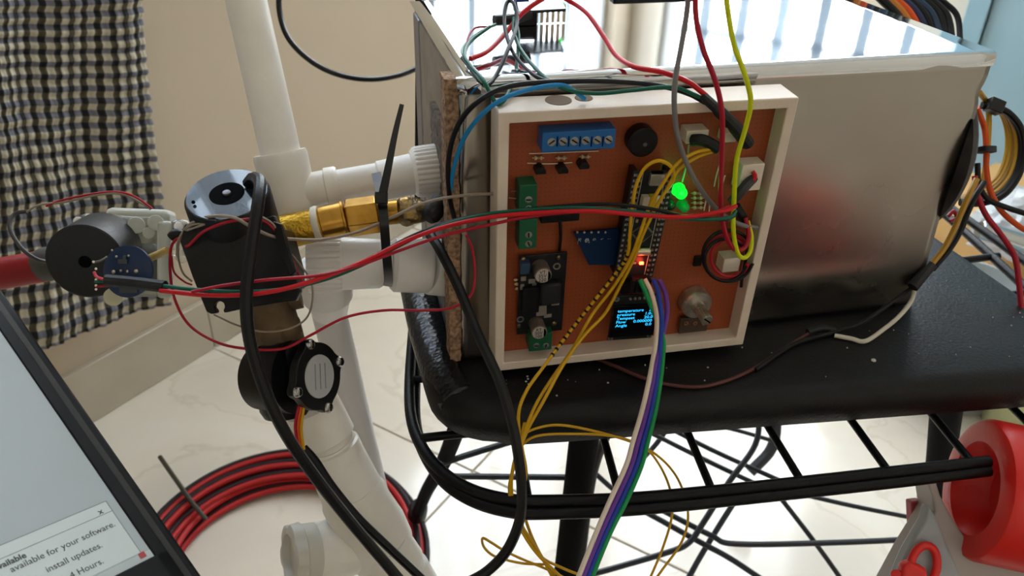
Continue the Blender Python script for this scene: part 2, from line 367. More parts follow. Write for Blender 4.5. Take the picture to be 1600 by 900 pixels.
for a, b in (((805, 665), (826, 782)), ((938, 665), (968, 775)), ((1066, 655), (1112, 765)), ((1190, 650), (1252, 752)), ((1318, 640), (1387, 735)), ((1442, 630), (1518, 722)), ((1560, 615), (1660, 715)), ((640, 593), (690, 592)), ((650, 517), (690, 517))):
    rod('cross_rod', [(*a, ZR), (*b, ZR)], .0023, n=1)
# rails beyond the right edge of the seat
rod('side_rail', [(1462, 322, -.03), (1540, 392, -.03), (1640, 484, -.03)], .0036)
rod('side_rail', [(1486, 325, -.03), (1560, 378, -.03), (1660, 452, -.03)], .0036)
rod('cross_rod', [(1505, 407, -.03), (1560, 400, -.03)], .003, n=1)
rod('cross_rod', [(1575, 462, -.03), (1640, 450, -.03)], .003, n=1)
# legs
for pts, r, ft in ([(724, 640, .55), (694, 720, .68), (668, 765, .80), (653, 800, .90)], .0065, 1), ([(918, 650, .56), (908, 720, .60), (884, 905, .70), (872, 990, .76)], .0108, 0), ([(1482, 610, .60), (1472, 700, .68), (1462, 800, .78)], .0115, 0):
    mb = MB().tube(path(pts, 'd', 6), r, 18); lg = mb.build('leg', mat('matte_black_leg', (10, 10, 12), .75, bump=.2, bs=300, spec=.06), st)
    if ft: MB().lathe(D(655, 790, .905), D(651, 806, .925), [(0, .009), (.2, .0105), (.9, .011), (1, .009)], 16).build('rubber_foot', blk, lg)
rod('brace', [(955, 660, .60), (925, 750, .66), (905, 905, .74)], .0035, mode='d')
rod('back_post', [(654, -40, .53), (654, 100, .55), (653, 240, .58), (652, 330, .60)], .0022, mode='d')
# wire shelf with crossing rails, low under the chair
sh = empty('wire_rack', PZ(1120, 800, -.36), 'low rack of bent grey-black wire rails under the chair', 'rack')
sm_ = mat('dull_black_wire', (36, 40, 46), .4)
def sr(nm, pts, r): MB().tube(path(pts, 'd', 6), r, 10).build(nm, sm_, sh)
sr('rail', [(1187, 645, .78), (1180, 695, .77), (1140, 752, .76), (1100, 815, .75), (1076, 848, .745), (1040, 864, .74), (940, 893, .73), (860, 915, .72)], .0028)
sr('rail', [(975, 655, .80), (1080, 708, .79), (1172, 752, .78), (1220, 775, .78)], .0024)
sr('rail', [(1030, 660, .81), (1110, 702, .80), (1212, 748, .79), (1270, 775, .79)], .0024)
sr('rail', [(1000, 795, .76), (1090, 845, .75), (1140, 872, .745), (1190, 905, .74)], .0027)
sr('rail', [(1030, 795, .77), (1110, 836, .76), (1150, 850, .76), (1300, 848, .76), (1440, 842, .76)], .0027)
sr('rail', [(1150, 780, .79), (1100, 860, .78), (1072, 910, .77)], .0028)
sr('rail', [(1052, 655, .82), (1020, 700, .82), (965, 752, .82)], .0026)
sr('rail', [(1215, 772, .77), (1275, 850, .77), (1318, 910, .77)], .0024)
sr('rail', [(1235, 768, .78), (1330, 790, .78), (1440, 812, .78)], .0022)
sr('rail', [(1080, 655, .85), (1150, 672, .85), (1205, 688, .85)], .0022)
sr('rail', [(686, 726, .66), (740, 708, .66), (860, 672, .66), (900, 662, .66)], .0026)
sr('rail', [(694, 744, .68), (790, 745, .68), (900, 746, .68)], .0026)
sr('rail', [(925, 735, .80), (955, 762, .80), (985, 785, .80)], .0026)
sr('foot', [(1214, 650, .95), (1206, 700, .95), (1172, 738, .95)], .0065)

# ================================================================== STEEL BOX
W, H, DP = .3015, .1665, .166
def steelmat(name, r0, r1, tint, bmp):
    m = mat(name, tint, r0, 1, rough2=r1, cs=9, col2=tuple(int(c*.92) for c in tint)); nt = m.node_tree; b = nt.nodes['Principled BSDF']
    tc = nt.nodes.new('ShaderNodeTexCoord'); n = nt.nodes.new('ShaderNodeTexNoise'); n.inputs['Scale'].default_value = 11; n.inputs['Detail'].default_value = 2
    nt.links.new(tc.outputs['Object'], n.inputs['Vector']); k = nt.nodes.new('ShaderNodeBump'); k.inputs['Strength'].default_value = bmp; k.inputs['Distance'].default_value = .004
    nt.links.new(n.outputs[0], k.inputs['Height']); nt.links.new(k.outputs[0], b.inputs['Normal']); return m
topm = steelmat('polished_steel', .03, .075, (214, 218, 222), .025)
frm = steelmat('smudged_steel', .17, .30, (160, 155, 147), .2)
bx = empty('steel_box', Vector((W/2, DP/2, 0)), 'large silver sheet-steel box standing on the black seat behind the circuit frame', 'box')
def redge(z):  # right edge x of the front sheet, a little crumpled
    return W+.0008*math.sin(z*60)-(.0025*math.exp(-((z-.143)/.006)**2))
def front(u, v):
    z = .0005+(H-.006)*v; x = u*redge(z)
    y = .0012*math.sin(u*5+1)*math.sin(v*3.1)+.0006*math.sin(u*11+v*7)
    y -= .0015*math.exp(-((v-.18)/.05)**2)*math.sin(u*3.1)
    return Vector((x, y*min(1, u*8, (1-u)*8+.1), z))
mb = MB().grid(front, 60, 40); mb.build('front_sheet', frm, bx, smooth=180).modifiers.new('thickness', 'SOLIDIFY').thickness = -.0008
mb = MB()
prof = [(.0018, H-.0085), (-.0012, H-.0080), (-.0016, H-.003), (-.0010, H-.0010), (.001, H), (.0025, H), (.006, H), (DP*.5, H), (DP-.006, H), (DP-.0006, H), (DP, H)]
N = 24
mb.grid(lambda u, v: Vector((-.001+(W+.0022)*u, prof[round(v*(len(prof)-1))][0], prof[round(v*(len(prof)-1))][1])), N, len(prof)-1)
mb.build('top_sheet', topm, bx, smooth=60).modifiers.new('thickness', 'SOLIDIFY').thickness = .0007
MB().box((W/2, DP-.001, H/2), (W/2-.002, .001, H/2-.002)).build('back_sheet', frm, bx)
MB().box((W-.0015, DP/2, H/2-.001), (.0008, DP/2-.003, H/2-.003)).build('side_sheet', frm, bx)
MB().box((W/2, DP/2, .0008), (W/2-.003, DP/2-.003, .0007)).build('bottom_sheet', frm, bx)
# left end: layered boards
pb = mat('particle_board', (176, 142, 112), .95, col2=(112, 86, 66), cs=420, bump=1, bs=600)
foam = mat('grey_insulation', (118, 106, 96), .95, col2=(80, 72, 66), cs=300, bump=1, bs=400)
bge = mat('beige_board', (146, 130, 112), .85, col2=(128, 114, 100), cs=50)
def rough_box(x0, x1, y0, y1, z0, z1, amp, nx=3, ny=6, nz=40, skew=0):
    mb = MB(); bm = bmesh.new(); bmesh.ops.create_cube(bm, size=1)
    bmesh.ops.subdivide_edges(bm, edges=[e for e in bm.edges if abs(e.verts[0].co.z-e.verts[1].co.z) > .5], cuts=nz)
    bmesh.ops.subdivide_edges(bm, edges=[e for e in bm.edges if abs(e.verts[0].co.y-e.verts[1].co.y) > .5], cuts=ny)
    vs = []
    for w in bm.verts:
        p = Vector((x0+(x1-x0)*(w.co.x+.5), y0+(y1-y0)*(w.co.y+.5), z0+(z1-z0)*(w.co.z+.5)))
        p.y += skew*(p.z-z0); p += Vector(noise.noise_vector(p*350))*amp; vs.append(p)
    bm.verts.index_update(); mb.add(vs, [tuple(w.index for w in f.verts) for f in bm.faces]); bm.free(); return mb
rough_box(-.0068, -.0004, -.001, .012, .001, H-.0003, .0009).build('particle_board', pb, bx, smooth=50)
rough_box(-.0035, .004, .013, .072, .008, H-.035, .001).build('insulation', foam, bx, smooth=50)
rough_box(-.0005, .006, .012, .127, .002, H-.004, .0003).build('inner_board', bge, bx, smooth=50)
MB().box((.0002, .138, H/2), (.0015, .0115, H/2-.003)).build('steel_flange', mat('dull_flange', (128, 128, 132), .4, .6), bx, bev=.001)
# domed black disc on the box's right side
fd = empty('side_fan', Vector((W, .06, .02)), 'dark domed disc cover on the end of the steel box', 'fan')
mb = MB(); ctr = PY(1500, 250, .035); ctr.x = W+.001
mb.lathe(Vector((W-.0004, .050, .096)), Vector((W+.026, .050, .096)), [(0, .060), (.12, .0595), (.35, .054), (.62, .040), (.85, .02), (1, .0)], 48)
mb.build('cover', mat('scuffed_black', (34, 32, 34), .5, col2=(78, 74, 74), cs=35, rough2=.7), fd)
MB().cyl((W+.022, .05, .096), (W+.029, .05, .096), .005).build('hub_nut', steel, fd)

# ================================================================== CIRCUIT FRAME
EX, EZ, EW, EH, EY, ER, BD = .0151, .0045, .15, .1529, .0199, .0053, .0107
rx_, ry_, rz_ = .0407, -.0075, -.0428
ME = Matrix.Translation((EX, -EY, EZ)) @ (Matrix.Rotation(rz_, 4, 'Z')@Matrix.Rotation(rx_, 4, 'X')@Matrix.Rotation(ry_, 4, 'Y'))
MEI = ME.inverted(); cl_ = MEI@CAM
en = empty('circuit_enclosure', None, 'cream open-front plastic frame holding the brown circuit board', 'enclosure', mw=ME)
def bl(x, y, h=0):   # pixel -> local point on the plane h in front of the board
    v = MEI.to_3x3()@ray(x, y); t = (BD-h-cl_.y)/v.y; return cl_+v*t
mb = MB()
O_ = [(0, 0), (EW, 0), (EW, EH), (0, EH)]; I_ = [(ER, ER), (EW-ER, ER), (EW-ER, EH-ER), (ER, EH-ER)]
v = [Vector((x, y, z)) for y in (0, EY) for q in (O_, I_) for x, z in q]
f = []
for k in range(4):
    l = (k+1) % 4
    f += [(k, l, 4+l, 4+k), (8+k, 12+k, 12+l, 8+l), (k, 8+k, 8+l, l), (4+k, 4+l, 12+l, 12+k)]
mb.add(v, f); mb.build('frame', white_abs, en, local=True, bev=.0006)
holem = mat('drilled_hole', (120, 100, 82), .9)
for x0, x1, yy in ((852, 893, 156), (898, 926, 153)):
    a = MEI@(PZ((x0+x1)/2, yy, (ME@Vector((.05, .01, EH))).z+.0002)); w = (x1-x0)/2/FOC*.41
    MB().lathe(Vector((a.x, a.y, EH-.0004)), Vector((a.x, a.y, EH+.00025)), [(0, w), (1, w*.97)], 24).build('cable_hole', holem, en, local=True)
# board
def boardmat():
    m = bpy.data.materials.new('perfboard'); m.use_nodes = True; nt = m.node_tree; b = nt.nodes['Principled BSDF']; b.inputs['Roughness'].default_value = .42
    tc = nt.nodes.new('ShaderNodeTexCoord'); mp = nt.nodes.new('ShaderNodeVectorMath'); mp.operation = 'SCALE'; mp.inputs['Scale'].default_value = 1/.00254
    nt.links.new(tc.outputs['Object'], mp.inputs[0]); fr = nt.nodes.new('ShaderNodeVectorMath'); fr.operation = 'FRACTION'; nt.links.new(mp.outputs[0], fr.inputs[0])
    sb = nt.nodes.new('ShaderNodeVectorMath'); sb.operation = 'SUBTRACT'; sb.inputs[1].default_value = (.5, 0, .5); nt.links.new(fr.outputs[0], sb.inputs[0])
    ml = nt.nodes.new('ShaderNodeVectorMath'); ml.operation = 'MULTIPLY'; ml.inputs[1].default_value = (1, 0, 1); nt.links.new(sb.outputs[0], ml.inputs[0])
    ln = nt.nodes.new('ShaderNodeVectorMath'); ln.operation = 'LENGTH'; nt.links.new(ml.outputs[0], ln.inputs[0])
    lt = nt.nodes.new('ShaderNodeMapRange'); lt.inputs[1].default_value = .16; lt.inputs[2].default_value = .24; lt.inputs[3].default_value = .80; lt.inputs[4].default_value = 1; nt.links.new(ln.outputs['Value'], lt.inputs[0])
    n = nt.nodes.new('ShaderNodeTexNoise'); n.inputs['Scale'].default_value = 18; nt.links.new(tc.outputs['Object'], n.inputs['Vector'])
    x = nt.nodes.new('ShaderNodeMix'); x.data_type = 'RGBA'; x.inputs[6].default_value = lin((146, 66, 30)); x.inputs[7].default_value = lin((158, 76, 38)); nt.links.new(n.outputs[0], x.inputs[0])
    h = nt.nodes.new('ShaderNodeVectorMath'); h.operation = 'SCALE'; nt.links.new(x.outputs[2], h.inputs[0]); nt.links.new(lt.outputs[0], h.inputs['Scale'])
    nt.links.new(h.outputs[0], b.inputs['Base Color']); return m
MB().box((EW/2, BD+.0008, EH/2), (EW/2-ER+.001, .0008, EH/2-ER+.001)).build('circuit_board', boardmat(), en, local=True)
YH = Vector((0, -1, 0))
def block(name, x0, y0, x1, y1, h0, h1, m, par=None, bev=.0004, rot=0, seg=2, lab=None):
    """axis-aligned block on the board: pixel corners given for its front face at height h1"""
    a, c = bl(x0, y0, h1), bl(x1, y1, h1); ce = (a+c)/2; hx, hz = abs(c.x-a.x)/2, abs(c.z-a.z)/2
    R = Matrix.Rotation(rot, 3, 'Y')
    return MB().box((ce.x, BD-(h0+h1)/2, ce.z), (hx, (h1-h0)/2, hz), R).build(name, m, par or en, local=True, bev=bev, seg=seg, label=lab)
def peg(name, x, y, r, h0, h1, m, par=None, n=20, ch=.1, lab=None):
    p = bl(x, y, h1); return MB().cyl((p.x, BD-h0, p.z), (p.x, BD-h1, p.z), r, n, ch=ch).build(name, m, par or en, local=True, label=lab)
def lead(name, pts, r, m, par=None):
    P = [bl(x, y, h) for x, y, h in pts]; return MB().tube(catmull(P, 5) if len(P) > 2 else P, r, 8).build(name, m, par or en, local=True)
def screw(x, y, h, r, par, ang=.6):
    p = bl(x, y, h); mb = MB().cyl((p.x, BD-h+.0008, p.z), (p.x, BD-h-.0003, p.z), r, 16)
    s = mb.build('screw', mat('terminal_screw', (170, 168, 164), .35, .9), par, local=True)
    MB().box((p.x, BD-h-.00035, p.z), (r*.8, .0001, r*.17), Matrix.Rotation(ang, 3, 'Y')).build('slot', blkg, par, local=True)
bluet = mat('blue_terminal', (24, 96, 160), .4); greent = mat('green_terminal', (18, 88, 56), .45); dark = mat('dark_recess', (8, 8, 10), .9, spec=.05)
# blue screw terminals
tb = block('terminal_block', 848, 208, 960, 232, 0, .010, bluet, lab='blue six-way screw terminal')
for k in range(6):
    x = 862+17.8*k; screw(x, 222-.7*k, .0101, .0021, tb, .6 if k != 0 else -.6)
    if k: 
        p = bl(853+17.8*k, 221, .0101); MB().box((p.x, BD-.0101, p.z), (.00025, .0002, .0026)).build('divider', dark, tb, local=True)
    p = bl(862+17.8*k, 205, .006); q = bl(900, 208, .010); MB().box((p.x, BD-.0055, q.z+.0001), (.0017, .0030, .0003)).build('wire_port', dark, tb, local=True)
# transistors, resistors, links
def resistor(x, y, L=18, c=(190, 168, 132)):
    a, b = bl(x-L/2, y, .0015), bl(x+L/2, y, .0015); mb = MB()
    mb.lathe(a, b, [(0, .0003), (.15, .0003), (.18, .0010), (.3, .0011), (.36, .0008), (.64, .0008), (.7, .0011), (.82, .0010), (.85, .0003), (1, .0003)], 12)
    rs = mb.build('resistor', mat('resistor_tan', c, .5), en, local=True)
    for t, cc in ((.4, (120, 50, 30)), (.5, (30, 28, 26)), (.6, (150, 90, 30))):
        MB().lathe(a.lerp(b, t-.025), a.lerp(b, t+.025), [(0, .00086), (1, .00086)], 12).build('colour_band', mat('band%d' % cc[0], cc, .5), rs, local=True)
def transistor(x, y):
    p = bl(x, y, .006); N = 14; pts = []
    for k in range(N+1):
        a = math.pi*(-.12+1.24*k/N); pts.append(Vector((p.x+.0027*math.cos(a), BD, p.z+.0027*math.sin(a)-.0004)))
    t = MB().hexa(pts, YH*.0065).build('transistor', blk, en, local=True, bev=.0002)
for x, y in ((845, 268), (880, 267), (913, 260)): transistor(x, y)
for x, y in ((841, 247), (877, 247), (914, 245)): resistor(x, y)
tin = mat('tinned_lead', (196, 186, 170), .3, .9)
lead('link_wire', [(827, 240, .0006), (880, 238, .0008), (935, 236, .0006)], .0003, tin)
lead('link_wire', [(824, 255, .0006), (860, 256, .0008), (894, 254, .0006)], .0003, tin)
lead('link_wire', [(799, 299, .0008), (812, 298, .003)], .0003, tin); lead('link_wire', [(795, 309, .0008), (812, 311, .003)], .0003, tin)
# buzzer
bz = peg('buzzer', 1006, 224, .0076, 0, .0085, blk, n=40, ch=.12)
p = bl(1008, 226, .0086); MB().cyl((p.x, BD-.008, p.z), (p.x, BD-.0087, p.z), .0011, 14).build('sound_hole', mat('buzzer_hole', (90, 88, 86), .6), bz, local=True)
# white connectors
def conn(x0, y0, x1, y1, h, lab=None):
    c = block('connector', x0, y0, x1, y1, 0, h, jst, lab=lab)
    return c
conn(1074, 205, 1105, 223, .009); conn(1132, 209, 1150, 222, .0075); conn(1161, 258, 1187, 297, .009); conn(1132, 405, 1154, 424, .009)
# green left terminals
for y0, y1, sc_ in ((290, 334, (312, 326)), (344, 388, (367, 381))):
    t = block('terminal_block', 812, y0, 838, y1, 0, .010, greent, lab='green two-way screw terminal')
    for yy in sc_: screw(826, yy, .0101, .0018, t, random.random()*2)
# dark tee-shaped sensor on a thin stem
sb = block('header_strip', 846, 333, 905, 345, 0, .006, blk); lead('stem', [(875, 345, .004), (876, 368, .004), (874, 391, .001)], .0009, blk, sb)
for k in range(6): peg('pin', 852+9*k, 329, .0004, 0, .0025, tin, sb, 8)
# buck converter
pcbk = mat('black_solder_mask', (16, 20, 22), .35, col2=(26, 30, 34), cs=200)
bk = block('power_module', 812, 401, 878, 516, .0025, .0042, pcbk, bev=.0002)
def pcbbox(name, x0, y0, x1, y1, h0, h1, m, par, bev=.0002): return block(name, x0, y0, x1, y1, h0, h1, m, par, bev, seg=1)
def cap(bx_, by_, tx, ty, r, h, rows_, par):
    a, b = bl(bx_, by_, .0042), bl(tx, ty, h)
    c = MB().lathe(Vector((b.x, BD-.0042, b.z)), Vector((b.x, BD-h, b.z)), [(0, r*.98), (.08, r), (.16, r*.95), (.22, r), (.96, r), (1, r*.94)], 32).build('capacitor', mat('capacitor_sleeve', (128, 112, 100), .35, .5), par, local=True)
    MB().lathe(Vector((b.x, BD-h, b.z)), Vector((b.x, BD-h-.0002, b.z)), [(0, r*.9), (1, r*.88)], 32).build('capacitor_top', mat('capacitor_top', (204, 196, 186), .4, .3), par, local=True)
    # black polarity segment
    seg = [Vector((b.x+r*.86*math.cos(t), BD-h-.0002, b.z+r*.86*math.sin(t))) for t in [(-.9+1.8*k/8) for k in range(9)]]
    MB().hexa(seg, YH*.0002).build('polarity_mark', dark, par, local=True)
    for i, s in enumerate(rows_): txt(s, r*.62, (b.x-r*.12, BD-h-.00035, b.z+r*(.34-.52*i)), (1, 0, 0), (0, 0, 1), dark, 'capacitor_marking', par, local=True, align='CENTER')
cap(846, 415, 849, 431, .0046, .0135, ['VT', '35V', '220'], bk); cap(840, 503, 843, 520, .0044, .0135, ['RT', '50V', '100'], bk)
pcbbox('inductor', 846, 446, 876, 476, .0042, .0095, mat('ferrite', (22, 22, 24), .6), bk, .0012)
pcbbox('regulator_chip', 818, 452, 842, 488, .0042, .0075, blk, bk)
pcbbox('trimmer', 814, 413, 828, 428, .0042, .009, mat('trimmer_blue', (40, 66, 92), .4), bk)
for x, y, w, h in ((818, 436, 4, 3), (830, 440, 4, 3), (816, 449, 3, 4), (835, 446, 3, 3), (846, 486, 8, 2), (846, 491, 8, 2), (846, 481, 8, 2), (868, 474, 6, 3), (856, 494, 6, 2), (834, 444, 2, 7)):
    pcbbox('surface_part', x-w, y-h, x+w, y+h, .0042, .005, mat('smd_grey', (150, 144, 134), .4, .4), bk)
for x, y in ((870, 416), (813, 499)):
    p = bl(x, y, .0043); mb = MB()
    mb.lathe(Vector((p.x, BD-.0041, p.z)), Vector((p.x, BD-.0045, p.z)), [(0, .0021), (1, .0021), (1, .0013), (0, .0013)], 24); mb.build('mounting_ring', mat('pad_silver', (160, 158, 156), .35, .8), bk, local=True)
for x, y in ((818, 406), (873, 403), (811, 510), (866, 506)): 
    p = bl(x, y, .005); MB().sph((p.x, BD-.0045, p.z), .0014, 12, 6, (1, .6, 1)).build('solder_blob', solder, bk, local=True)
for k in range(3):
    p = bl(806+1*k, 437+7*k, .002); MB().sph((p.x, BD-.002, p.z), .0009, 10, 6, (1.4, 1, 1)).build('bead', mat('resistor_tan', (190, 168, 132)), bk, local=True)
t = block('terminal_block', 828, 523, 862, 546, 0, .010, greent, lab='small green screw terminal below the power module')
screw(838, 540, .0101, .0017, t, .2); screw(853, 540, .0101, .0017, t, 1.8)
# blue sensor breakout, slanting
bp = mat('blue_solder_mask', (6, 34, 66), .5, spec=.1)
q = [bl(896, 364, .0045), bl(985, 356, .0045), bl(985, 414, .011), bl(920, 414, .011)]
bs_ = MB().hexa(q, Vector((0, .0014, 0))).build('sensor_breakout', bp, en, local=True, label='blue printed module behind the microcontroller')
silk = mat('silkscreen', (190, 190, 184), .6)
ux = (q[1]-q[0]).normalized()
for k in range(5): 
    p = bl(902+11*k, 363, .006); MB().sph(p, .0007, 8, 5).build('solder_joint', tin, bs_, local=True)
for k in range(5): txt(['SCL', 'SDA', 'GND', 'VCC', '3V3'][k], .0022, bl(904+11.5*k, 372, .0062), (-.12, 0, -1), (1, 0, -.1), silk, 'pin_label', bs_, local=True)
txt('GY-BMP', .0032, bl(913, 374, .0066), (.35, 0, -1), (1, 0, .35), silk, 'module_print', bs_, local=True)
# microcontroller
HB = .0115; cA = bl(981, 268, HB); cB = bl(1046, 266, HB); cC = bl(965, 432, HB); cD = bl(1028, 432, HB)
uxm = ((cB-cA)+(cD-cC)).normalized(); uzm = (((cA-cC)+(cB-cD))/2).normalized(); uzm = (uzm-uxm*uzm.dot(uxm)).normalized(); ctrm = (cA+cB+cC+cD)/4
RM = Matrix((uxm, -YH, uzm)).transposed(); mw_, mh_ = ((cB-cA).length+(cD-cC).length)/4, ((cA-cC).length+(cB-cD).length)/4
def mloc(u, v, h=0): return ctrm+uxm*(u*mw_)+uzm*(v*mh_)+YH*h
mc = MB().box(ctrm, (mw_, .0008, mh_), RM).build('microcontroller', pcbk, en, local=True, bev=.0002, label='black microcontroller module with two pin rows')
for s in (-1, 1):
    MB().box(mloc(s*.80, 0, -.0050)+Vector((0, 0, 0)), (.0012, .0042, mh_*.97), RM).build('header_strip', blk, mc, local=True)
    for k in range(20):
        p = mloc(s*.66, .94-1.88*k/19, .0008); mb = MB().box(p, (.00055, .0009, .00055), RM); mb.build('pin', mat('pin_gold', (186, 170, 130), .3, .9), mc, local=True)
    mb = MB().box(mloc(s*.54, 0, .00085), (.00014, .0001, mh_*.97), RM); mb.build('silk_line', silk, mc, local=True)
    labs = ['B12', 'B13', 'B14', 'B15', 'A8', 'A9', 'A10', 'A11', 'A12', 'A15', 'B3', 'B4', 'B5', 'B6', 'B7', 'B8', 'B9', '5V', 'G', '3.3']
    for k in range(20): txt(labs[k], .0019, mloc(s*.87, .925-1.88*k/19-.01, .0009), uxm, uzm, silk, 'pin_label', mc, local=True, align='CENTER', sx=.62, fat=.00004)
def mblk(nm, u, v, w, h, t, m, ang=0, bev=.0002, lift=.0008):
    R = RM@Matrix.Rotation(ang, 3, 'Y'); return MB().box(mloc(u, v, lift+t/2), (w, t/2, h), R).build(nm, m, mc, local=True, bev=bev)
us = mblk('usb_socket', .10, .88, .0037, .0030, .0026, mat('usb_shell', (200, 192, 180), .3, .8)); mblk('usb_opening', .10, .99, .0030, .0006, .0014, dark)
mblk('boot_jumper', -.28, .50, .0018, .0032, .004, mat('jumper_cream', (190, 176, 150), .5)); mblk('boot_jumper', .06, .50, .0018, .0034, .004, mat('jumper_yellow', (196, 158, 30), .5)); mblk('reset_button', .42, .52, .0018, .0018, .002, mat('button_white', (214, 204, 190), .5))
mblk('processor_chip', 0, -.12, .0036, .0036, .0013, mat('chip_black', (24, 28, 28), .4), math.radians(45))
for a in range(4):
    for k in range(12):
        R = Matrix.Rotation(math.radians(45+90*a), 3, 'Y'); off = R@Vector((-.0033+.0006*k, 0, .0041)); p = mloc(0, -.12, .0010)+uxm*off.x+uzm*off.z
        if k == 0: pm = MB()
        pm.box(p, (.00013, .0002, .0005), RM@R)
    pm.build('chip_pins', tin, mc, local=True, kind='stuff')
mblk('crystal', .12, -.45, .0048, .0020, .0034, mat('crystal_can', (214, 196, 170), .3, .6), 0, .0014); mblk('regulator', -.2, .2, .0012, .0016, .001, blk); mblk('capacitor', .3, .22, .0006, .001, .001, mat('smd_tan', (168, 144, 108), .5)); mblk('capacitor', -.4, .12, .0006, .001, .001, mat('smd_tan', (168, 144, 108), .5)); mblk('capacitor', -.45, -.6, .0006, .001, .001, mat('smd_tan', (168, 144, 108), .5))
rl = MB().box(mloc(.25, -.70, .0013), (.0011, .0005, .0007), RM).build('red_light', mat('red_led_lit', (255, 60, 30), .3, emit=22), mc, local=True, label='glowing red indicator light')
mblk('green_light_off', -.1, -.70, .0009, .0006, .0006, mat('led_dull', (150, 150, 130), .3))
MB().box(mloc(.28, -.98, .003), (.0053, .0022, .0013), RM).build('programming_header', blk, mc, local=True, bev=.0002)
for k in range(4):
    p = mloc(-.10+.26*k, -1.02, .0045); MB().box(p+uzm*-.002, (.00120, .0013, .0040), RM).build('jumper_plug', blk, mc, local=True, bev=.0002)
# indicator leds
def led(x, y, r, m, h=.0085, lab=None):
    p = bl(x, y, h*.8); o = MB().lathe(Vector((p.x, BD-.0003, p.z)), Vector((p.x, BD-h, p.z)), [(0, r*1.15), (.12, r*1.15), (.13, r), (.62, r), (.78, r*.9), (.9, r*.62), (.97, r*.3), (1, .0001)], 24).build('indicator_light', m, en, local=True, label=lab); return o
led(1066, 304, .0033, mat('green_led_lit', (10, 225, 50), .12, emit=1.3), lab='brightly glowing green indicator light')
led(1071, 326, .0027, mat('green_led_dim', (8, 130, 50), .25, emit=.35), .0075, 'dim green indicator light'); led(1049, 323, .0026, mat('green_led_off', (10, 60, 36), .25, emit=.04), .0065)
pl = bpy.data.lights.new('green_glow', 'POINT'); pl.energy = .0035; pl.color = (.05, 1, .15); pl.shadow_soft_size = .003; plo = bpy.data.objects.new('green_glow', pl); COL.objects.link(plo); plo.location = ME@(bl(1066, 304, .0125))
pl = bpy.data.lights.new('red_glow', 'POINT'); pl.energy = .003; pl.color = (1, .06, .03); pl.shadow_soft_size = .002; plo = bpy.data.objects.new('red_glow', pl); COL.objects.link(plo); plo.location = ME@(mloc(.25, -.70, .0035))
for k in range(4): resistor(1090, 302+7.5*k, 20)
for pts in ([(1127, 250, .003), (1120, 272, .005), (1116, 291, .002)], [(1133, 274, .003), (1128, 290, .004), (1123, 306, .002)], [(1104, 308, .001), (1100, 329, .001)], [(1109, 315, .001), (1108, 331, .001)]): lead('link_wire', pts, .0004, mat('white_link', (200, 190, 176), .5))
lead('link_wire', [(1076, 226, .004), (1073, 255, .007), (1066, 284, .004)], .0005, mat('pale_green_link', (150, 190, 140), .5))
block('chip', 1086, 402, 1096, 416, 0, .002, blk)
# oled display
OH = .0105; oa, ob, oc, od = bl(953, 462, OH), bl(1035, 457, OH), bl(943, 532, OH), bl(1026, 527, OH)
uxo = ((ob-oa)+(od-oc)).normalized(); uzo = (oa-oc)+(ob-od); uzo = (uzo-uxo*uzo.dot(uxo)).normalized(); oct_ = (oa+ob+oc+od)/4; ow, oh = .0133, (oa-oc).length/2*.99
RO = Matrix((uxo, -YH, uzo)).transposed()
def ol(u, v, h=0): return oct_+uxo*u*ow+uzo*v*oh+YH*h
os_ = MB().box(oct_, (ow, .0006, oh), RO).build('display_module', pcbk, en, local=True, bev=.0002, label='small screen module showing blue lettering')
MB().box(ol(0, -.10, .0013), (ow*.985, .0007, oh*.70), RO).build('screen_glass', mat('oled_glass', (6, 7, 10), .12), os_, local=True, bev=.0001)
for u, v_ in ((-.88, .86), (.88, .86), (-.88, -.90), (.88, -.90)):
    c = ol(u, v_, .0006); MB().lathe(c, c+YH*.0003, [(0, .0015), (1, .0015), (1, .0010), (0, .0010)], 20).build('mounting_ring', mat('pad_silver', (160, 158, 156)), os_, local=True)
for k in range(4):
    c = ol(-.30+.20*k, .86, .0006); MB().lathe(c, c+YH*.0012, [(0, .0009), (.5, .0008), (1, .0004)], 12).build('pin', tin, os_, local=True)
cyan = mat('oled_cyan', (40, 190, 255), .5, emit=1.5)
rowsT = [('temperature', '23', -.80, .66), ('pressure', '1.02', -.80, .66), ('Tempset', '20.0', -.80, .66), ('Flow', '0.000000', -.80, .2), ('Angle', '0.0', -.80, .62)]
for i, (a, b, u0, u1) in enumerate(rowsT):
    v_ = .34-.165*i
    txt(a, .0026, ol(u0, v_, .0021), uxo, uzo, cyan, 'screen_text', os_, local=True, fat=.000015, sx=1.15)
    txt(b, .0026, ol(.80, v_, .0021), uxo, uzo, cyan, 'screen_text', os_, local=True, align='RIGHT', fat=.000015, sx=1.15)
block('socket_strip', 972, 441, 1014, 456, 0, .0085, blk)
# potentiometer
pt = block('potentiometer', 1064, 498, 1104, 517, .002, .0042, mat('phenolic_brown', (66, 50, 40), .5), bev=.0002, lab='round metal potentiometer with knurled shaft')
pmt = mat('pot_metal', (196, 190, 178), .38, .85, col2=(164, 156, 146), cs=200)
a = bl(1090, 478, .0075); A3 = Vector((a.x, BD-.0005, a.z))
MB().lathe(A3, A3+YH*.0075, [(0, .0092), (.7, .0092), (.85, .0088), (1, .0080)], 36).build('can', pmt, pt, local=True)
MB().lathe(A3+YH*.0075, A3+YH*.0125, [(0, .0036), (.9, .0036), (1, .0033)], 24).build('bushing', pmt, pt, local=True)
tip = bl(1106, 497, .021)
MB().lathe(A3+YH*.0125, Vector((A3.x+.0004, BD-.021, A3.z-.0008)), [(0, .0033), (.05, .0034), (.95, .0034), (1, .0031)], 72, flute=18, fd=.0005, fl=(1, 2)).build('shaft', pmt, pt, local=True)
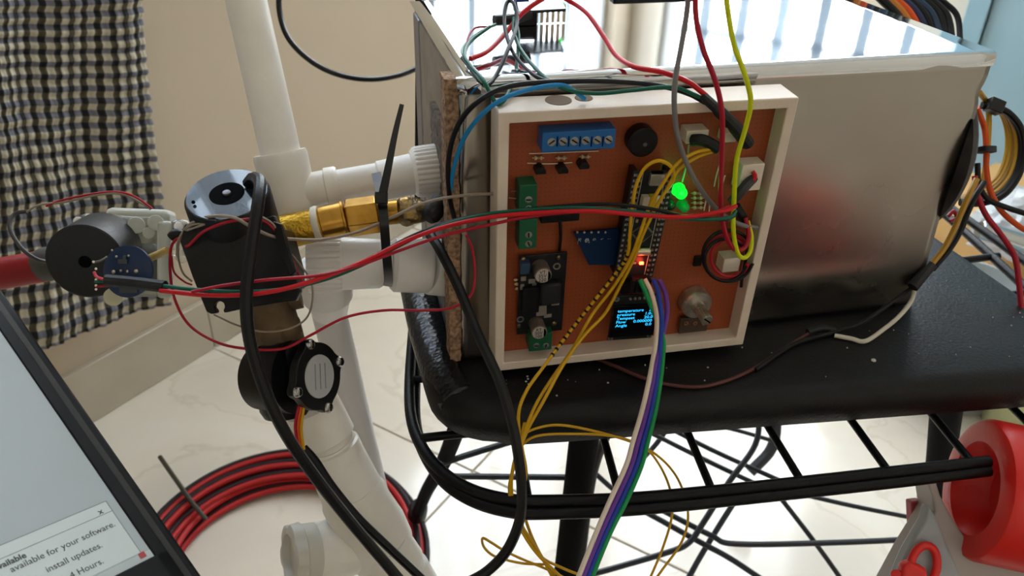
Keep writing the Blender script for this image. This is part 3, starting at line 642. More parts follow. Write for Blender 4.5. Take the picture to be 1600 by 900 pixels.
MB().box((A3.x+.0004, BD-.0211, A3.z-.0008), (.0026, .0002, .0004), Matrix.Rotation(.7, 3, 'Y')).build('shaft_slot', dark, pt, local=True)
for k in range(3):
    p = bl(1072+14*k, 505, .0044); MB().lathe(Vector((p.x, BD-.0040, p.z)), Vector((p.x, BD-.0048, p.z)), [(0, .0013), (1, .0013), (1, .0007), (0, .0007)], 18).build('lug', mat('copper_lug', (206, 150, 116), .35, .8), pt, local=True)
txt('B50K', .0030, (A3.x-.0036, BD-.0081, A3.z+.0048), (1, 0, 0), (0, 0, 1), silk, 'pot_marking', pt, local=True)

# ================================================================== PIPEWORK
def px(r, d): return r*d/FOC
pf = empty('white_pipe_frame', D(470, 860, .62), 'white plastic water pipework with tees and ribbed unions', 'pipework')
pd = Vector((0, 0, 1))
a, b = D(371, -60, .44), D(441, 250, .452); MB().cyl(a, b, px(31, .452), 48).build('riser_pipe', pvc, pf)
# upper tee
c0 = D(437, 238, .452); c1 = D(464, 352, .462); MB().lathe(c0, c1, [(0, px(34, .452)), (.0, px(40, .452)), (.05, px(42, .452)), (.35, px(41, .452)), (1, px(40, .46))], 48).build('tee', pvc, pf)
a, b = D(462, 302, .457), D(530, 290, .460); MB().lathe(a, b, [(0, px(27, .46)), (.70, px(28, .46)), (.72, px(31, .46)), (.95, px(31, .46)), (1, px(29, .46))], 40).build('tee_collar', pvc, pf)
a, b = D(525, 291, .460), D(655, 268, .466); MB().cyl(a, b, px(25, .46), 40).build('branch_pipe', pvcw, pf)
a, b = D(592, 283, .463), D(648, 271, .466); MB().cyl(a, b, px(31, .464), 40, r2=px(32, .464)).build('union_body', pvcw, pf)
def union(a, b, r, fl=30):
    MB().lathe(a, b, [(0, r*.82), (.03, r*.86), (.10, r*.96), (.2, r), (.95, r*1.03), (1, r*1.0)], 180, flute=fl, fd=r*.075, fl=(3, 4)).build('union_nut', pvcw, pf)
union(D(643, 270, .466), D(694, 264, .470), px(40, .468))
# lower union pair and tee
a, b = D(540, 412, .462), D(482, 414, .459); union(a, b, px(44, .46), 28)
a, b = D(528, 412, .462), D(600, 412, .466); MB().lathe(a, b, [(0, px(42, .46)), (.9, px(39, .46)), (.97, px(36, .46)), (1, px(34, .46))], 48).build('union_body', pvcw, pf)
a, b = D(600, 412, .466), D(612, 412, .467); MB().cyl(a, b, px(32, .466), 40).build('union_gasket', pvc, pf)
a, b = D(610, 414, .467), D(672, 416, .474); MB().lathe(a, b, [(0, px(36, .47)), (.1, px(42, .47)), (.9, px(43, .47)), (1, px(40, .47))], 48).build('union_body', pvcw, pf)
a, b = D(666, 416, .474), D(712, 420, .487); MB().lathe(a, b, [(0, px(40, .48)), (.15, px(44, .48)), (.75, px(45, .48)), (1, px(42, .48))], 48).build('union_cup', pvcw, pf)
# elbow down from left union, to the rear standpipe
MB().lathe(D(505, 420, .475), D(516, 488, .50), [(0, px(42, .48)), (.6, px(40, .48)), (.62, px(36, .49)), (1, px(27, .5))], 40).build('elbow', pvcw, pf)
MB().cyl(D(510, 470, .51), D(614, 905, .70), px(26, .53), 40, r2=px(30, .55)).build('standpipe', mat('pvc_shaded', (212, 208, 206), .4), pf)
# lower chain under the flow meter
MB().lathe(D(482, 625, .450), D(525, 712, .462), [(0, px(36, .435)), (.10, px(45, .44)), (.66, px(46, .445)), (.70, px(38, .45)), (.80, px(37, .45)), (.84, px(45, .45)), (1, px(45, .45))], 48).build('threaded_coupling', pvc, pf)
MB().lathe(D(513, 690, .459), D(560, 790, .480), [(0, px(41, .45)), (.12, px(45, .455)), (.80, px(49, .47)), (.86, px(53, .47)), (.98, px(53, .47)), (1, px(46, .47))], 48).build('socket', pvc, pf)
MB().lathe(D(548, 762, .47), D(606, 885, .50), [(0, px(40, .47)), (.06, px(46, .475)), (.15, px(49, .475)), (.5, px(57, .485)), (.72, px(57, .485)), (.84, px(48, .49)), (.9, px(44, .49)), (1, px(44, .49))], 48).build('tee', pvc, pf)
MB().lathe(D(565, 848, .485), D(492, 862, .475), [(0, px(44, .48)), (.35, px(47, .48)), (.95, px(44, .48)), (1, px(40, .48))], 48).build('side_port', pvc, pf)
cpb = MB().lathe(D(496, 862, .475), D(450, 870, .466), [(0, px(36, .472)), (.1, px(46, .472)), (.55, px(46, .472)), (.6, px(50, .47)), (.95, px(50, .47)), (1, px(44, .47)), (1, px(34, .47)), (.75, px(32, .47)), (.75, .0001)], 120, flute=6, fd=px(7, .47), fl=(4, 5)).build('end_cap', mat('pvc_cap', (206, 202, 192), .4), pf)
MB().lathe(D(590, 845, .485), D(655, 945, .505), [(0, px(30, .49)), (.05, px(47, .49)), (.40, px(49, .49)), (.42, px(44, .49)), (.50, px(44, .49)), (.52, px(48, .5)), (1, px(46, .5))], 48).build('elbow', pvc, pf)
# ---- brass line
br = empty('brass_fitting_line', D(560, 345, .44), 'brass nipple, hex nut and soldered tip between valve and steel box', 'fitting')
MB().lathe(D(430, 366, .432), D(500, 350, .436), [(0, px(27, .434)), (1, px(26, .434))], 36).build('nipple', mat('brass_threads', (190, 150, 52), .35, 1, bump=.6, bs=500), br)
MB().lathe(D(492, 351, .436), D(502, 349, .436), [(0, px(28, .434)), (.5, px(29, .434)), (1, px(28, .434))], 36).build('thread_seal_tape', ptfe, br)
MB().lathe(D(500, 350, .436), D(541, 341, .438), [(0, px(25, .436)), (.06, px(27, .436)), (.88, px(27, .437)), (.9, px(29, .437)), (.97, px(29, .437)), (1, px(26, .437))], 40).build('bushing', brass, br)
MB().lathe(D(541, 341, .438), D(592, 334, .440), [(0, px(27, .438)), (.05, px(30, .438)), (.95, px(30, .44)), (1, px(26, .44))], 6, up=UP).build('hex_nut', brass, br, bev=.0005)
MB().lathe(D(592, 334, .440), D(622, 331, .441), [(0, px(19, .44)), (1, px(19, .44))], 30).build('sleeve', brass, br)
mb = MB(); a, b = D(618, 331, .441), D(676, 328, .444); rr = [.6, .95, 1.05, 1, .95, .9, .8, .7, .6]
mb.lathe(a, b, [(k/8, px(22, .44)*rr[k]) for k in range(9)], 28); 
for i, p in enumerate(mb.v): mb.v[i] = p+Vector(noise.noise_vector(p*220))*.0012
mb.build('soldered_tip', solder, br)
# black cuffs at the tip
MB().lathe(D(668, 342, .437), D(692, 312, .442), [(0, px(11, .44)), (.2, px(16, .44)), (.8, px(17, .44)), (1, px(12, .44))], 20).build('heat_shrink_cuff', tapem, label='black heat-shrink cuff wrapped round the brass line tip', cat='sleeve')
MB().tube(path([(705, 315, .025), (706, 350, .02), (703, 372, .015), (700, 394, .012)], 'Y', 5), .0042, 14).build('heat_shrink_cuff', tapem, label='black heat-shrink cuff hanging beside the particle board edge', cat='sleeve')
# ---- cable tie
zt = empty('cable_tie', D(600, 310, .44), 'black cable tie strapped round the pipe unions, tail pointing up', 'cable tie')
tiem = mat('tie_nylon', (16, 16, 18), .4)
mb = MB(); 
def ribbon(pts, wpx, th=.0009, mode='d'):
    P = path(pts, mode, 6); mb = MB(); v = []; f = []
    for i, p in enumerate(P):
        t = (P[min(i+1, len(P)-1)]-P[max(0, i-1)]).normalized(); vw = (p-CAM).normalized(); s = t.cross(vw).normalized(); q = s.cross(t)
        w = wpx[0]+(wpx[1]-wpx[0])*i/(len(P)-1); w = px(w, depth(p))
        for sx, sq in ((-1, -1), (1, -1), (1, 1), (-1, 1)): v.append(p+s*w*sx+q*th*sq)
    for i in range(len(P)-1):
        for k in range(4): f.append((4*i+k, 4*i+(k+1) % 4, 4*i+4+(k+1) % 4, 4*i+4+k))
    f += [(0, 1, 2, 3), tuple(len(v)-4+k for k in (3, 2, 1, 0))]; mb.add(v, f); return mb
ribbon([(597, 308, .405), (606, 265, .40), (617, 210, .397), (628, 163, .395)], (7, 3.5)).build('tail', tiem, zt)
ribbon([(588, 272, .432), (591, 285, .425), (596, 306, .412), (600, 345, .405), (603, 385, .412), (606, 420, .42), (607, 437, .435), (606, 445, .455)], (7.5, 7)).build('strap', tiem, zt)
MB().box(D(596, 309, .405), (.0030, .0022, .0030), Matrix((RT, FW, UP)).transposed()).build('head', tiem, zt, bev=.0006)
# ---- valve actuator
va = empty('valve_actuator', D(430, 520, .42), 'black motorised valve actuator with shiny round top and lobed base', 'actuator')
top = D(355, 304, .392); bot = D(392, 420, .428); axd = (bot-top).normalized(); ra = px(66, .392)
act = mat('actuator_plastic', (8, 9, 11), .36, bump=.15, bs=800, spec=.35); acttop = mat('actuator_top_plastic', (30, 38, 48), .16, bump=.06, bs=900, coat=.6)  # top plate's bluish base colour stands in for sky sheen
MB().lathe(top, bot, [(.0, ra*.95), (.03, ra), (1, ra*1.04)], 64).build('motor_housing', act, va)
MB().lathe(top-axd*.0006, top+axd*.001, [(0, ra*.40), (0, ra*.93), (1, ra*.97)], 64).build('top_plate', acttop, va)
u_ = axd.orthogonal().normalized()
MB().lathe(top-axd*.0008, top-axd*.0002, [(0, ra*.36), (.0, ra*.41), (1, ra*.41)], 40).build('shaft_recess', dark, va)
cc = top-axd*.001; MB().lathe(cc+axd*.0004, cc-axd*.0008, [(0, ra*.10), (.8, ra*.09), (1, ra*.05)], 24).build('shaft', mat('shaft_steel', (120, 118, 120), .4, .7), va)
MB().sph(D(302, 316, .385), .0009, 10, 6).build('index_dot', dark, va)
pr_ = [(288, 350), (281, 378), (300, 432), (322, 487), (330, 491), (338, 489), (337, 485), (333, 480), (335, 473), (342, 470), (349, 473), (351, 480), (348, 485), (350, 489), (380, 482), (430, 474), (462, 470), (469, 455), (456, 420), (440, 372), (428, 336), (400, 344), (350, 352), (306, 350)]
MB().hexa([D(x, y, .387) for x, y in pr_], FW*.005).build('base_plate', act, va, bev=.0010)
MB().hexa([D(x, y, .391) for x, y in ((292, 352), (300, 400), (318, 462), (452, 452), (450, 420), (432, 352), (360, 362))], FW*.032).build('gearbox', act, va, bev=.0015)
MB().tube(path([(268, 372, .405), (276, 366, .405), (290, 372, .407)], 'd', 4), .0028, 12).build('mounting_ear', act, va)
MB().hexa([D(x, y, .3845) for x, y in ((425, 345), (440, 350), (462, 425), (452, 432), (432, 380))], FW*.004).build('side_rib', act, va, bev=.0006)
MB().lathe(D(415, 455, .428), D(440, 552, .444), [(0, px(36, .43)), (.5, px(38, .435)), (.55, px(40, .435)), (1, px(40, .44))], 40).build('valve_body', brassd, va)
MB().lathe(D(398, 478, .43), D(470, 462, .434), [(0, px(20, .43)), (1, px(20, .43))], 30).build('valve_neck', brassd, va)
MB().lathe(D(425, 500, .436), D(432, 528, .439), [(0, px(41, .44)), (.2, px(43, .44)), (.9, px(43, .44)), (1, px(40, .44))], 6, up=RT).build('valve_hex', brassd, va, bev=.0008)
# ---- flow meter
fm = empty('flow_meter', D(470, 640, .43), 'black round flow meter with screwed cap below the brass valve', 'flow meter')
fa, fb = D(428, 588, .440), D(499, 588, .4265); fx = (fb-fa).normalized(); R0 = px(60, .42)
MB().lathe(D(404, 588, .4445), fa+fx*.016, [(0, R0*.75), (.08, R0*.9), (.5, R0*.98), (1, R0)], 48).build('meter_body', act, fm)
MB().lathe(D(432, 532, .438), D(452, 645, .445), [(0, px(38, .44)), (.1, px(44, .44)), (.9, px(44, .44)), (1, px(39, .44))], 40).build('inlet_barrel', act, fm)
fu = (UP-fx*UP.dot(fx)).normalized(); fv = fx.cross(fu)
pts = []
N = 64
for k in range(N):
    an = 2*math.pi*k/N; r = R0*(.90+.16*max(0, math.cos(4*(an-.35)))**3); pts.append(fb+(fu*math.cos(an)+fv*math.sin(an))*r)
cpm = MB().hexa([p-fx*.005 for p in pts], fx*.005).build('cap', act, fm, bev=.0005)
for k in range(4):
    an = .35+k*math.pi/2; c = fb+(fu*math.cos(an)+fv*math.sin(an))*R0*.92
    MB().lathe(c-fx*.0005, c+fx*.0018, [(0, .0030), (.4, .0030), (.9, .0022), (1, .001)], 18).build('screw', steel, cpm)
    MB().box(c+fx*.0018, (.0018, .0002, .0003), Matrix((fu, fx, fv)).transposed()).build('slot', dark, cpm)
MB().lathe(fb, fb+fx*.0006, [(0, R0*.58), (1, R0*.57)], 40).build('label_disc', mat('meter_label', (200, 202, 204), .35, .3), fm)
for k in range(3):
    MB().box(fb+fx*.0007+fv*(-.004+.004*k), (R0*.34, .0001, .0002), Matrix((fu, fx, fv)).transposed()).build('label_print', mat('print_grey', (120, 122, 126), .5), fm)
for m_, o_ in ((wr2, -3), (wor, 0), (wy, 3)):
    MB().tube(path([(476+o_, 617, .424), (470+o_*1.4, 640, .420), (466+o_*1.6, 670, .421), (472+o_, 702, .426)], 'd', 6), .0008, 8).build('lead_wire', m_, fm)

# ================================================================== ANGLE SENSOR GROUP (left)
clr = mat('clear_gearbox_plastic', (244, 246, 240), .12, trans=.88, ior=1.3, col2=(236, 240, 232), cs=60)
clr2 = mat('milky_plastic', (226, 228, 218), .3, trans=.45)
gm = empty('clear_gear_motor', D(190, 440, .44), 'translucent plastic gear motor with a black cylindrical wheel on its shaft', 'motor')
RC = Matrix((RT, FW, UP)).transposed()
def cbox(nm, x0, y0, x1, y1, d, t, m, par, bev=.0012, rot=0):
    c = D((x0+x1)/2, (y0+y1)/2, d); MB().box(c+FW*t/2, (px((x1-x0)/2, d), t/2, px((y1-y0)/2, d)), RC@Matrix.Rotation(rot, 3, 'Y')).build(nm, m, par, bev=bev)
cbox('gear_case', 118, 336, 252, 398, .428, .014, clr, gm, .003, .06); cbox('motor_cap', 162, 325, 262, 350, .436, .014, clr2, gm, .003, .04)
cbox('strap', 243, 345, 266, 466, .424, .006, clr2, gm, .002, 0); cbox('motor_can', 150, 380, 246, 452, .434, .016, mat('motor_grey', (110, 112, 106), .35, .3), gm, .004); cbox('end_block', 262, 342, 292, 400, .425, .012, clr, gm, .003)
for x, y, r in ((213, 352, 13), (243, 348, 12), (232, 364, 9)): MB().cyl(D(x, y, .430), D(x, y, .424), px(r, .43), 28).build('gear_boss', clr2, gm)
for x, y in ((122, 346), (279, 354)): MB().cyl(D(x, y, .436), D(x, y, .418), px(7.5, .42), 20).build('screw', steel, gm)
MB().cyl(D(285, 400, .414), D(285, 400, .408), px(11, .41), 24).build('boss_cap', clr, gm)
MB().cyl(D(177, 464, .43), D(177, 464, .40), px(14, .41), 24).build('shaft_knob', mat('cream_nylon', (190, 186, 156), .4), gm)
cbox('lower_case', 150, 440, 262, 464, .430, .010, clr, gm, .003)
bw = gm
wa, wb = D(133, 409, .402), D(168, 384, .430)
MB().lathe(wa, wb, [(0, px(57, .402)), (.02, px(59.5, .402)), (.9, px(59, .402)), (1, px(55, .402))], 56).build('wheel', mat('matte_black', (12, 12, 13), .45, bump=.2, bs=500), bw)
wx = (wb-wa).normalized(); MB().lathe(wa-wx*.0002, wa-wx*.0006, [(0, px(10, .4)), (1, px(9, .4))], 24).build('wheel_hub', dark, bw)
bs2 = empty('round_sensor_board', D(198, 460, .39), 'round dark-blue sensor board with small soldered parts', 'circuit board')
sc0 = D(199, 424, .388); sfw = (FW+RT*.12).normalized()
MB().lathe(sc0, sc0+sfw*.0016, [(0, px(40, .388)), (.1, px(41, .388)), (.9, px(41, .388)), (1, px(40, .388))], 48).build('board', mat('navy_solder_mask', (16, 42, 78), .35), bs2)
for x, y, r in ((178, 425, 3.4), (213, 424, 3.6), (189, 423, 2.2), (199, 424, 2.4), (182, 401, 2), (201, 400, 2), (175, 391, 1.6)): MB().sph(D(x, y, .3875), px(r, .388), 12, 7).build('solder_blob', tin, bs2)
cbox('surface_part', 184, 405, 198, 412, .3868, .001, mat('smd_dark', (60, 64, 70), .4), bs2, .0001); cbox('surface_part', 192, 399, 196, 406, .3868, .001, mat('smd_dark', (60, 64, 70)), bs2, .0001)
cbox('header', 186, 448, 214, 458, .3868, .001, mat('smd_dark', (60, 64, 70)), bs2, .0001)
for x, y in ((146, 409), (150, 420), (150, 437), (150, 446), (150, 452)): MB().cyl(D(x, y, .388), D(x, y, .383), px(2, .385), 10).build('pin', tin, bs2)
MB().tube(path([(146, 410, .386), (158, 407, .385), (168, 401, .386)], 'd', 4), .0006, 8).build('component_lead', mat('grey_lead', (110, 106, 106), .4, .5), bs2)
MB().tube(path([(228, 406, .402), (262, 391, .398)], 'd', 2), px(6, .4), 14).build('yellow_stick', mat('straw_plastic', (196, 168, 104), .45), label='short straw-yellow stick poking out behind the round blue board', cat='stick')
rh = empty('red_tube', D(30, 440, .46), 'thick red tube with a grey collar running behind the black wheel', 'tube')
MB().cyl(D(-60, 438, .455), D(68, 416, .455), px(25, .455), 40).build('grip', mat('red_handle_plastic', (150, 22, 30), .4), rh)
MB().lathe(D(62, 415, .455), D(100, 408, .452), [(0, px(24, .455)), (.3, px(27, .455)), (1, px(25, .455))], 40).build('collar', mat('grey_collar', (74, 72, 70), .5), rh)

# ================================================================== LAPTOP
lp = empty('laptop', D(300, 900, .36), 'open laptop screen showing an update notice, black bezel', 'laptop')
Bc = D(241, 869, .335); Tc = D(-2, 514, .375); vv = (Tc-Bc).normalized(); 
best = min((abs((D(0, 990, d)-Bc).normalized().dot(vv)), d) for d in [.22+.0005*k for k in range(500)]); uu = (D(0, 990, best[1])-Bc).normalized(); uu = (uu-vv*uu.dot(vv)).normalized()
nn = vv.cross(uu); nn = -nn if nn.dot(CAM-Bc) < 0 else nn
def LQ(u, v, n=0): return Bc+uu*u+vv*v+nn*n
def lquad(nm, u0, u1, v0, v1, n0, n1, m, bev=0): return MB().hexa([LQ(u0, v0, n0), LQ(u1, v0, n0), LQ(u1, v1, n0), LQ(u0, v1, n0)], nn*(n1-n0)).build(nm, m, lp, bev=bev)
bez = mat('laptop_bezel', (14, 16, 19), .55, spec=.3)
lquad('lid', -.0125, .33, -.022, .20, -.006, -.0012, bez, .0015)
lquad('bezel_side', -.0055, 0, -.016, .20, -.0012, .0008, bez, .0006); lquad('bezel_groove', -.0085, -.0055, -.016, .20, -.0012, -.0006, blkg)
lquad('bezel_bottom', -.0055, .33, -.016, 0, -.0012, .0008, bez, .0006)
lquad('screen', 0, .33, 0, .20, -.001, 0, mat('lit_screen', (128, 136, 138), .25, emit=.62))
lquad('taskbar', .0, .33, .0002, .0035, 0, .0001, mat('taskbar_glow', (140, 148, 148), .3, emit=.55))
def luv(x, y):
    p = PP(x, y, Bc, nn)-Bc; return p.dot(uu), p.dot(vv)
u1, v1 = luv(165, 784); u0, v0 = luv(214, 866)
ul = min(u0, u1); vt = v1; vb = v0
lquad('notice_panel', ul, .2, vb, vt, .0001, .0002, mat('notice_glow', (150, 158, 157), .3, emit=.66))
lquad('notice_border', ul-.0003, .2, vt, vt+.0003, .0001, .00022, mat('notice_line', (96, 104, 104), .4, emit=.2))
lquad('notice_border', ul-.0003, ul, vb, vt, .0001, .00022, mat('notice_line', (96, 104, 104), .4, emit=.2))
ut, vt2 = luv(168, 802); lquad('notice_border', ul, .2, vt2, vt2+.00025, .0002, .00025, mat('notice_line', (96, 104, 104), .4, emit=.2))
inkm = mat('screen_ink', (44, 50, 52), .5)
def ltext(b, x, y, size, fat=0, nm='notice_text'):
    u_, v_ = luv(x, y); txt(b, size, LQ(u_, v_, .0003), -uu, vv, inkm, nm, lp, align='RIGHT', fat=fat)
ltext('available', 42, 871, .0034, .00008); ltext('available for your software.', 181, 822, .0037); ltext('install updates.', 161, 855, .0037); ltext('4 Hours.', 163, 880, .0037)
ltext('x', 162, 802, .0036, .00005)
c_ = LQ(*luv(222, 868), .0004); MB().box(c_, (.0012, .0012, .0003), Matrix((uu, vv, nn)).transposed()).build('status_icon', mat('icon_red', (150, 60, 60), .5, emit=.3), lp)

# ================================================================== CABLES AND WIRES
wire('hose', 'black hose hanging in a wide arc behind the steel box', [(436, -30, .74), (437, 20, .74), (452, 62, .74), (488, 97, .75), (530, 117, .76), (578, 124, .77), (622, 118, .78), (656, 105, .79), (690, 92, .80)], .0026, blkg, 'd', 'cable')
wire('power_cable', 'thick black cable arching out of the actuator top and hanging down its front', [(388, 286, .396), (396, 278, .389), (406, 284, .378), (404, 312, .368), (394, 380, .362), (385, 460, .362), (390, 530, .366), (412, 605, .372), (445, 675, .38), (490, 742, .395), (545, 812, .415), (598, 875, .43), (640, 925, .44)], .0029, blk, 'd', 'cable')
wire('sensor_cable', 'black cable from the flow meter wires running beside the thick actuator cable', [(474, 700, .428), (492, 720, .427), (520, 762, .425), (560, 810, .43), (610, 858, .44), (665, 910, .45)], .0024, blk, 'd', 'cable')
wire('probe_cable', 'thick black cable hanging from the black cuffs and looping past the seat edge', [(672, 366, .416), (690, 395, .405), (718, 452, .398), (748, 525, .392), (778, 590, .386), (796, 645, .384), (808, 700, .384), (815, 760, .386), (812, 812, .39), (792, 860, .395), (762, 892, .40), (728, 912, .40)], .0026, blk, 'd', 'cable')
wire('black_cable', 'black cable curving up from the tip cuffs over the enclosure top', [(711, 345, -.004), (703, 310, -.006), (700, 268, -.008), (705, 225, -.010), (722, 185, -.014), (752, 155, -.017), (795, 135, -.017), (860, 128, -.016), (950, 127, -.018), (1030, 134, -.024), (1075, 146, -.028), (1102, 160, -.031)], .0013, wk)
wire('blue_wire', 'sky-blue wire rising over the enclosure top into its hole', [(704, 298, -.006), (708, 268, -.009), (722, 222, -.013), (748, 184, -.019), (785, 155, -.022), (830, 139, -.019), (875, 133, -.018), (897, 142, -.020), (914, 155, -.0205)], .0011, wbl)
sl1 = wire('heat_shrink_sleeve', 'short black heat-shrink sleeve over the round sensor board wires', [(166, 438, .379), (210, 442, .378), (258, 448, .376)], .0029, tapem, 'd', 'sleeve')
wire('wire', 'pink wire end curving from the round sensor board into its sleeve', [(147, 425, .382), (152, 433, .381), (168, 438, .379)], .0007, wpk, 'd')
wire('wire', 'short green wire end soldered to the lower rim of the round sensor board', [(149, 440, .383), (158, 440, .381), (170, 441, .379)], .0007, wg, 'd')
wire('wire', 'short dark-red wire end soldered below the green one on the round board', [(150, 448, .384), (160, 447, .382), (172, 446, .380)], .0006, wr2, 'd')
wire('green_wire', 'long green wire from the left sleeve across the pipes to the microcontroller', [(250, 446, .375), (300, 452, .372), (370, 456, .368), (440, 452, .372), (510, 436, .385), (570, 412, .392), (625, 383, .395), (690, 353, .395), (760, 335, .392), (840, 327, .390), (920, 325, .389), (1000, 332, .390), (1070, 342, .392), (1135, 341, .397), (1150, 330, .402)], .00095, wg, 'd')
wire('red_wire', 'bright red wire running lowest from the left sleeve across actuator and pipes', [(250, 454, .374), (320, 461, .370), (390, 460, .367), (450, 450, .372), (520, 428, .384), (580, 403, .390), (640, 374, .391), (700, 353, .392), (770, 339, .389), (850, 332, .387), (930, 330, .387), (1000, 336, .389), (1070, 339, .391), (1130, 330, .396), (1150, 322, .402)], .0011, wr, 'd')
wire('red_wire', 'thinner crimson wire crossing above the bright red one over the enclosure', [(300, 456, .369), (350, 446, .367), (420, 437, .369), (500, 430, .380), (560, 415, .388), (620, 393, .392), (690, 369, .393), (770, 350, .390), (830, 338, .388), (900, 331, .388), (960, 332, .388), (1030, 338, .390), (1100, 337, .394), (1140, 322, .400)], .0008, wr2, 'd')
wire('black_wire', 'thin black wire running with the red and green ones into the enclosure', [(470, 448, .378), (530, 425, .388), (590, 397, .395), (650, 366, .397), (720, 342, .396), (800, 330, .393), (880, 322, .391), (950, 319, .391), (1010, 325, .391), (1070, 338, .393), (1130, 343, .397), (1150, 336, .402)], .0009, wk, 'd')
wire('thin_wire', 'thin beige-grey wire sagging from actuator top past the brass line to the enclosure side', [(277, 400, .398), (280, 375, .392), (298, 350, .385), (330, 338, .379), (365, 340, .376), (392, 354, .376), (425, 369, .385), (462, 374, .40), (505, 374, .408), (560, 362, .412), (612, 340, .41), (660, 318, .41), (710, 307, .408), (766, 303, .408), (775, 305, .410)], .0008, wbg, 'd')
wire('thin_wire', 'thin red wire looping round the actuator and down over the brass valve to the box', [(392, 342, .376), (355, 347, .377), (318, 362, .380), (292, 385, .387), (282, 372, .392), (268, 385, .396), (266, 425, .398), (274, 470, .40), (298, 510, .402), (345, 537, .40), (400, 546, .40), (445, 544, .404), (485, 524, .406), (540, 496, .408), (600, 485, .41), (660, 485, .412), (705, 481, .412), (735, 462, .412), (742, 430, .412), (738, 390, .410), (728, 366, .402)], .0007, wr2, 'd')
wire('thin_wire', 'thin crimson wire slanting down the right flank of the actuator', [(398, 340, .38), (420, 350, .383), (438, 372, .388), (455, 400, .395), (466, 428, .40), (472, 440, .402)], .0006, wr2, 'd')
wire('thin_wire', 'thin grey wire crossing the actuator flank and dropping beside the union', [(408, 338, .381), (428, 352, .384), (446, 385, .392), (470, 415, .402), (486, 440, .408), (488, 470, .41), (478, 498, .412), (450, 514, .41), (410, 518, .408), (370, 508, .41), (335, 492, .42)], .0005, wbg, 'd')
wire('thin_wire', 'thin grey-white wire hugging the left front edge of the actuator', [(292, 360, .384), (320, 350, .380), (300, 352, .384), (284, 368, .390), (278, 395, .396), (285, 425, .402), (300, 440, .405)], .0005, wbg, 'd')
wire('thin_wire', 'thin red-and-white pair member arching over the clear gear motor, red', [(72, 322, .43), (100, 312, .43), (150, 302, .43), (185, 300, .43), (212, 308, .43), (238, 326, .432)], .0006, wr2, 'd')
wire('thin_wire', 'thin cream wire arching beside the red one over the clear gear motor', [(40, 332, .43), (62, 320, .43), (100, 316, .43), (150, 305, .43), (190, 303, .43), (222, 318, .432), (236, 327, .433)], .0006, wbg, 'd')
wire('thin_cable', 'dark grey thin cable bowing left from the wheel against the checked cloth', [(84, 410, .44), (60, 406, .43), (38, 392, .425), (20, 368, .425), (15, 348, .427), (24, 334, .43), (42, 330, .43)], .0011, mat('dark_grey_wire', (66, 64, 64), .5), 'd')
wire('thin_wire', 'thin dark-red wire end curling behind the actuator left edge', [(268, 400, .41), (272, 425, .412), (288, 440, .415), (300, 445, .418)], .0005, wr2, 'd')
# ribbon of four jumper wires
rib = 'four-colour jumper ribbon hanging from the microcontroller'
wire('jumper_wire', 'cream jumper wire, outermost of the coloured ribbon', [(1007, 436, -0.032), (1018, 458, -0.037), (1026, 492, -0.046), (1025, 530, -0.058), (1020.5, 560, -0.068), (1013.0, 600, -0.08), (1002.5, 644, -0.086), (988.9, 690, -0.092), (978.0, 728, -0.1), (954.2, 780, -0.11), (932.6, 830, -0.12), (906.5, 895, -0.134), (895.5, 925, -0.14)], .0013, wwh, group=rib)
wire('jumper_wire', 'purple jumper wire, next to the cream one in the ribbon', [(1030, 437, -0.032), (1040, 460, -0.038), (1042, 492, -0.046), (1033, 532, -0.057), (1025.5, 560, -0.068), (1019.0, 600, -0.08), (1009.5, 644, -0.086), (996.6, 690, -0.092), (986.0, 728, -0.1), (962.8, 780, -0.11), (939.9, 830, -0.12), (913.5, 895, -0.134), (902.5, 925, -0.14)], .0013, wpu, group=rib)
wire('jumper_wire', 'blue jumper wire between the purple and green ones', [(1021, 436, -0.032), (1029, 460, -0.039), (1034, 500, -0.049), (1032, 532, -0.059), (1030.5, 560, -0.068), (1025.0, 600, -0.08), (1016.5, 644, -0.086), (1004.4, 690, -0.092), (994.0, 728, -0.1), (971.2, 780, -0.11), (947.1, 830, -0.12), (920.5, 895, -0.134), (909.5, 925, -0.14)], .0013, wdb, group=rib)
wire('jumper_wire', 'green jumper wire, outermost of the ribbon opposite the cream one', [(1000, 437, -0.032), (1010, 460, -0.037), (1024, 494, -0.045), (1036, 530, -0.057), (1035.5, 560, -0.068), (1031.0, 600, -0.08), (1023.5, 644, -0.086), (1012.1, 690, -0.092), (1002.0, 728, -0.1), (979.8, 780, -0.11), (954.4, 830, -0.12), (927.5, 895, -0.134), (916.5, 925, -0.14)], .0013, wgn, group=rib)
